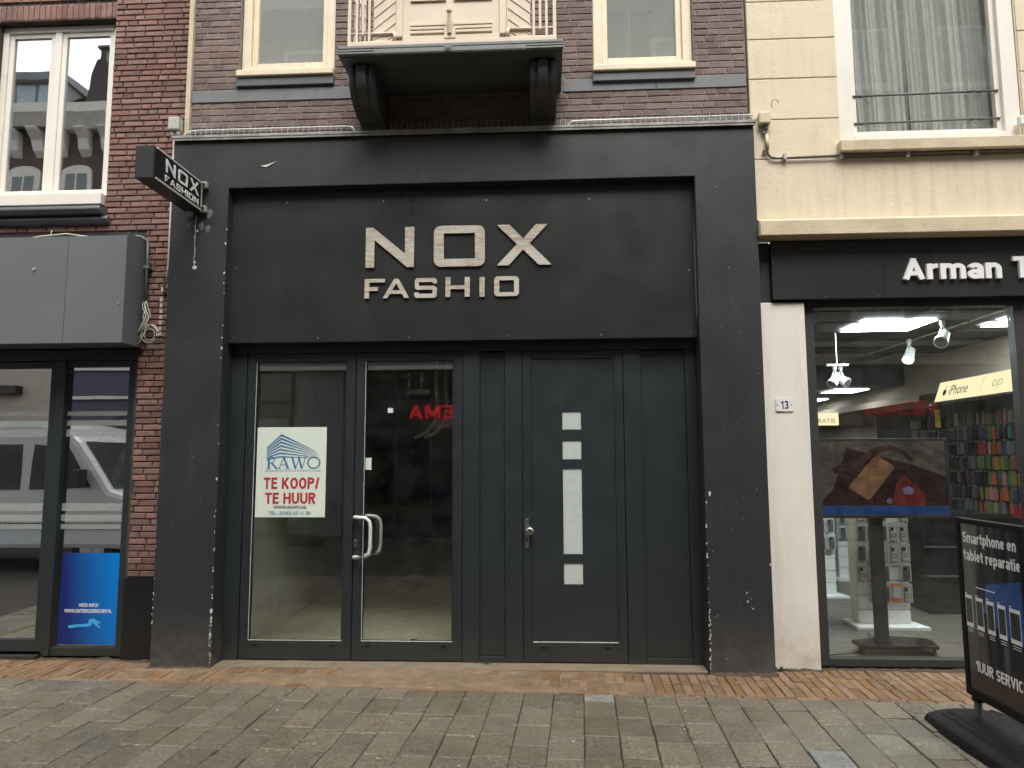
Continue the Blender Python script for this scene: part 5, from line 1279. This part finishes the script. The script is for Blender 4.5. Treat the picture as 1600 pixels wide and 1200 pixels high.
obj('base', MB().grid(70, 70, base_fn), 'rubber', AB, smooth=True)
for k in range(4): obj('water_plug', MB().tube([(AX-.06 if k % 2 else AX+.2, -1.25-.17*k, .09), (AX-.06 if k % 2 else AX+.2, -1.25-.17*k, .104)], .02, 10), 'gasket', AB)

# ================================================================== the other side of the street (seen in the glass)
YO = -10.0
M['opp_dark'] = pm('dark shop glass frame', (.02, .022, .022), .4, bump=0)
M['opp_cream'] = pm('beige plaster', (.5, .43, .36), .85, bump=.1)
M['opp_grey'] = pm('grey stone fascia', (.22, .23, .24), .7, bump=.1)
M['opp_violet'] = pm('slate violet shopfront', (.09, .085, .13), .6, bump=.05)
M['opp_white'] = pm('white stone trim', (.78, .75, .68), .7, bump=.1)
M['roof_tile'] = pm('dark roof tile', (.06, .045, .04), .8, bump=.6, bscale=12)
M['opp_glass'] = glass('far window glass', tint=(.45, .48, .48), base=.02, gain=1, dirt=.0)
M['opp_pane'] = pm('dim window', (.16, .18, .17), .15, bump=0)
M['pane_pale'] = pm('pale window panel', (.3, .34, .33), .4, bump=0)
def opp_window(root, x, z, w_, h_, mat='opp_white', arch=False):
    if arch:
        n = 8; out = [(x-w_/2, z), (x+w_/2, z)] + [(x+w_/2*math.cos(math.pi*k/n), z+h_+.18*math.sin(math.pi*k/n)) for k in range(n+1)]
    else: out = [(x-w_/2, z), (x+w_/2, z), (x+w_/2, z+h_), (x-w_/2, z+h_)]
    f = obj('window', MB().prism(out, 'y', YO+.001, YO+.06), mat, root)
    obj('pane', MB().box(x-w_/2+.12, x-.03, YO+.061, YO+.07, z+.12, z+h_-.08).box(x+.03, x+w_/2-.12, YO+.061, YO+.07, z+.12, z+h_-.08), 'opp_pane', f)
    obj('sill', MB().box(x-w_/2-.06, x+w_/2+.06, YO+.001, YO+.12, z-.09, z-.002), 'opp_white', f)
OA = thing('gabled_house', 'brick house across the street with arched white windows and a dormer roof', 'house', (-13, YO, 0))
obj('wall', MB().box(-19, -9.02, YO-6, YO, 4.3, 10.2).box(-19, -18.5, YO-6, YO, 0, 4.3).box(-19, -9.02, YO-6, YO-5.8, 0, 4.3), 'opp_brick', OA)
obj('plaster_front', MB().box(-18.5, -12.9, YO-.3, YO, 0, 1.0).box(-18.5, -12.9, YO-.3, YO, 3.1, 4.3).box(-12.9, -10.98, YO-.3, YO, 0, 4.3).box(-18.5, -15.5, YO-.3, YO, 1.0, 3.1), 'opp_cream', OA)
obj('shop_window', MB().box(-15.5, -12.9, YO-.2, YO-.15, 1.0, 3.1), 'opp_pane', OA)
obj('awning_box', MB().box(-16, -12.2, YO, YO+.25, 3.45, 3.65), 'opp_dark', OA)
obj('shopfront', MB().box(-10.96, -9.02, YO-.3, YO+.02, 0, 3.3).box(-10.96, -9.02, YO-.3, YO+.06, 3.4, 4.0), 'opp_violet', OA)
obj('shop_door', MB().box(-9.8, -9.1, YO+.021, YO+.04, .05, 2.9), 'opp_dark', OA)
obj('shop_cornice', MB().box(-10.97, -9.0, YO, YO+.12, 4.0, 4.12).box(-10.97, -9.0, YO, YO+.1, 3.3, 3.38), 'opp_white', OA)
for x_ in (-17.6, -15.9, -14.3, -12.75, -11.3, -9.95): opp_window(OA, x_, 5.6, 1.0, 2.0, arch=True); opp_window(OA, x_+.15, 8.0, .8, 1.15, arch=True)
obj('cornice', MB().prism([(YO-.2, 10.2), (YO+.25, 10.2), (YO+.55, 10.5), (YO+.55, 10.75), (YO-.2, 10.75)], 'x', -19.1, -10.2).prism([(YO-.2, 10.2), (YO+.2, 10.2), (YO+.35, 10.4), (YO+.35, 10.9), (YO-.2, 10.9)], 'x', -10.19, -9.0), 'opp_white', OA)
for k in range(14):
    x_ = -18.4 + k*.62
    obj('cornice_bracket', MB().prism([(YO, 9.55), (YO+.16, 9.7), (YO+.22, 9.95), (YO+.45, 10.15), (YO+.45, 10.2), (YO, 10.2)], 'x', x_-.13, x_+.13), 'opp_white', OA, bevel=.03)
rf = obj('roof', MB().prism([(YO+.3, 10.75), (YO-1.2, 11.9), (YO-6, 11.9), (YO-6, 10.2), (YO+.3, 10.2)], 'x', -19, -11.75).prism([(-11.15, 10.75), (-10.78, 12.15), (-10.65, 12.15), (-9.0, 11.1), (-9.0, 10.7)], 'y', YO-6, YO+.05), 'roof_tile', OA)
obj('chimney', MB().box(-10.80, -10.64, YO-.3, YO-.1, 12.0, 12.55).box(-10.88, -10.56, YO-.36, YO-.04, 12.55, 12.62), 'opp_dark', rf)
dm = obj('dormer', MB().box(-13.1, -11.75, YO-1.5, YO-.1, 10.8, 11.65).box(-13.3, -11.7, YO-1.5, YO+.1, 11.65, 11.85), 'opp_grey', OA)
M['sky_pane'] = pm('painted lit blue pane', (.42, .52, .56), .3, bump=0)  # pale blue of the lit dormer panes put into the colour, no curtain
obj('dormer_pane', MB().box(-13.0, -12.5, YO-.099, YO-.08, 10.9, 11.58).box(-12.4, -11.9, YO-.099, YO-.08, 10.9, 11.58), 'sky_pane', dm)
OB = thing('department_store', 'long brick store across the street with dark glass ground floor and lit red letters', 'shop building', (3, YO, 0))
ob = MB(); ob.box(-9, 20, YO-6, YO, 4.45, 13.2); ob.box(-9, 20, YO-6, YO-5.8, 0, 4.45); ob.box(-9, -8.8, YO-5.8, YO, 0, 3.9); ob.box(19.8, 20, YO-5.8, YO, 0, 3.9)
obj('wall', ob, 'opp_brick', OB)
obj('fascia_band', MB().box(-9, 20, YO-.3, YO+.03, 4.0, 4.4), 'opp_grey', OB)
obj('cornice', MB().box(-9, 20, YO+.03, YO+.2, 3.92, 4.02).box(-9, 20, YO+.03, YO+.12, 4.36, 4.46), 'opp_white', OB)
obj('roof_cornice', MB().box(-9, 20, YO, YO+.35, 13.0, 13.4), 'opp_white', OB)
for x_ in (-4.65, 6.3, 13.5): obj('column', MB().box(x_-.55, x_+.55, YO-.3, YO+.06, 0, 3.9), 'opp_grey', OB)
mm = MB()
for x_ in [-8.8+.85*k for k in range(34)]: mm.box(x_-.035, x_+.035, YO-.2, YO-.1, 0, 3.9)
mm.box(-8.8, 19.8, YO-.22, YO-.09, 2.4, 2.52).box(-8.8, 19.8, YO-.22, YO-.09, .0, .25).box(-8.8, 19.8, YO-.22, YO-.09, 3.15, 3.22)
obj('window_frame', mm, 'opp_dark', OB)
obj('pane', MB().box(-8.8, 19.8, YO-.16, YO-.15, .25, 3.9), 'opp_glass', OB)
tr = MB()
for k in range(32):
    if k % 5 in (0, 3, 4): tr.box(-8.75+.85*k, -8.05+.85*k, YO-.14, YO-.13, 2.54, 2.78)
obj('transom_panel', tr, 'pane_pale', OB)
obj('shop_back', MB().box(-8.8, 19.8, YO-5.7, YO-5.6, 0, 3.9).box(-8.8, 19.8, YO-5.6, YO-.3, 3.8, 3.9).box(-8.8, 19.8, YO-5.6, YO-.3, 0, .02), 'dark_room', OB)
M['shop_goods'] = pm('warm shelf goods', (.3, .16, .08), .7, var=.6, vscale=9, bump=0)
gd = MB()
for x_ in (-2.6, -1.6, .2, 8, 10, 11.5):
    for z_ in (.5, .9, 1.3, 1.7): gd.box(x_, x_+.8, YO-2.4, YO-2.0, z_, z_+.25)
obj('shelf_goods', gd, 'shop_goods', OB, kind='stuff')
lb = MB()
for x_ in (-4.1, -3.3, .6, 1.4, 7.2, 10.4): lb.tube([(x_, YO-1.5, 3.0), (x_, YO-1.5, 3.12)], .07, 10)
obj('ceiling_lamp', lb, 'lamp_face', OB, kind='stuff')
bold_text('lettering', 'HEMA', OB, (-1.10, YO+.06, 2.76), (-1, 0, 0), Z, (1.40, .31), .06, 'hema', .165, .13, letters=True)
bold_text('lettering', 'HEMA', OB, (9.65, YO+.06, 2.76), (-1, 0, 0), Z, (1.62, .33), .06, 'hema', .165, .13, letters=True)
for x_ in (-7.5, -5.2, -2.9, -.6, 1.7, 4, 6.4, 8.5, 10.8, 13, 15.3, 17.6): opp_window(OB, x_, 5.0 if x_ > 6 else 5.3, 1.2, 1.9); opp_window(OB, x_, 8.0, 1.2, 1.6); opp_window(OB, x_, 10.6, 1.2, 1.5)
# white van parked on the left
VN = thing('white_van', 'white delivery van parked across from the brick house, seen mirrored in its window', 'van', (-8.8, -5.6, 0))
M['van_white'] = pm('white van paint', (.74, .75, .76), .25, var=.02, bump=0); M['van_glass'] = pm('van glass', (.05, .06, .058), .06, bump=0, spec=.8)
side_p = [(-12.4, .35), (-5.75, .35), (-5.62, .7), (-5.7, 1.0), (-5.95, 1.14), (-6.45, 1.32), (-7.0, 2.12), (-7.25, 2.36), (-7.7, 2.46), (-12.3, 2.46), (-12.45, 1.5)]
obj('body', MB().prism(side_p, 'y', -6.5, -4.6), 'van_white', VN, bevel=.09)
for y0_, y1_ in ((-4.602, -4.592), (-6.508, -6.498)):
    obj('side_glass', MB().prism([(-6.75, 1.36), (-7.15, 2.02), (-7.75, 2.08), (-7.8, 1.33)], 'y', y0_, y1_).prism([(-7.95, 1.33), (-7.95, 2.08), (-8.9, 2.08), (-8.9, 1.33)], 'y', y0_, y1_), 'van_glass', VN)
    obj('trim_strip', MB().box(-12.3, -6.2, y0_-.005, y1_+.005, .68, .78), 'opp_dark', VN)
obj('windscreen', MB().prism([(-6.44, 1.345), (-6.985, 2.115), (-6.97, 2.125), (-6.425, 1.355)], 'y', -6.35, -4.75), 'van_glass', VN)
for y_ in (-4.85, -6.25):
    obj('headlight', MB().box(-5.80, -5.66, y_-.2, y_+.2, .82, 1.02), 'alu', VN, bevel=.03)
obj('bumper', MB().box(-5.75, -5.55, -6.5, -4.6, .3, .62), 'opp_dark', VN, bevel=.05)
obj('mirror', MB().box(-6.95, -6.8, -4.56, -4.38, 1.38, 1.66), 'opp_dark', VN, bevel=.02)
for x_ in (-6.7, -11.2):
    for y_ in (-4.75, -6.35):
        w_ = obj('wheel', MB().tube([(x_, y_-.11, .34), (x_, y_+.11, .34)], .34, 24), 'rubber', VN)
        obj('rim', MB().tube([(x_, y_-.115, .34), (x_, y_+.115, .34)], .2, 18), 'steel', w_)
# sign stand across the street, mirrored in the left door
S2 = thing('pavement_sign', 'small dark pavement sign across the street, mirrored in the left glass door', 'sign', (-4.6, -8.6, 0))
obj('board', MB().box(-4.85, -4.4, -8.62, -8.58, .18, 1.25), 'opp_grey', S2, bevel=.01)
obj('base', MB().prism([(-5.15, -.03), (-5.0, .1), (-4.7, .18), (-4.5, .18), (-4.2, .1), (-4.05, -.03)], 'y', -8.85, -8.35), 'rubber', S2, bevel=.02)

finish_pending()
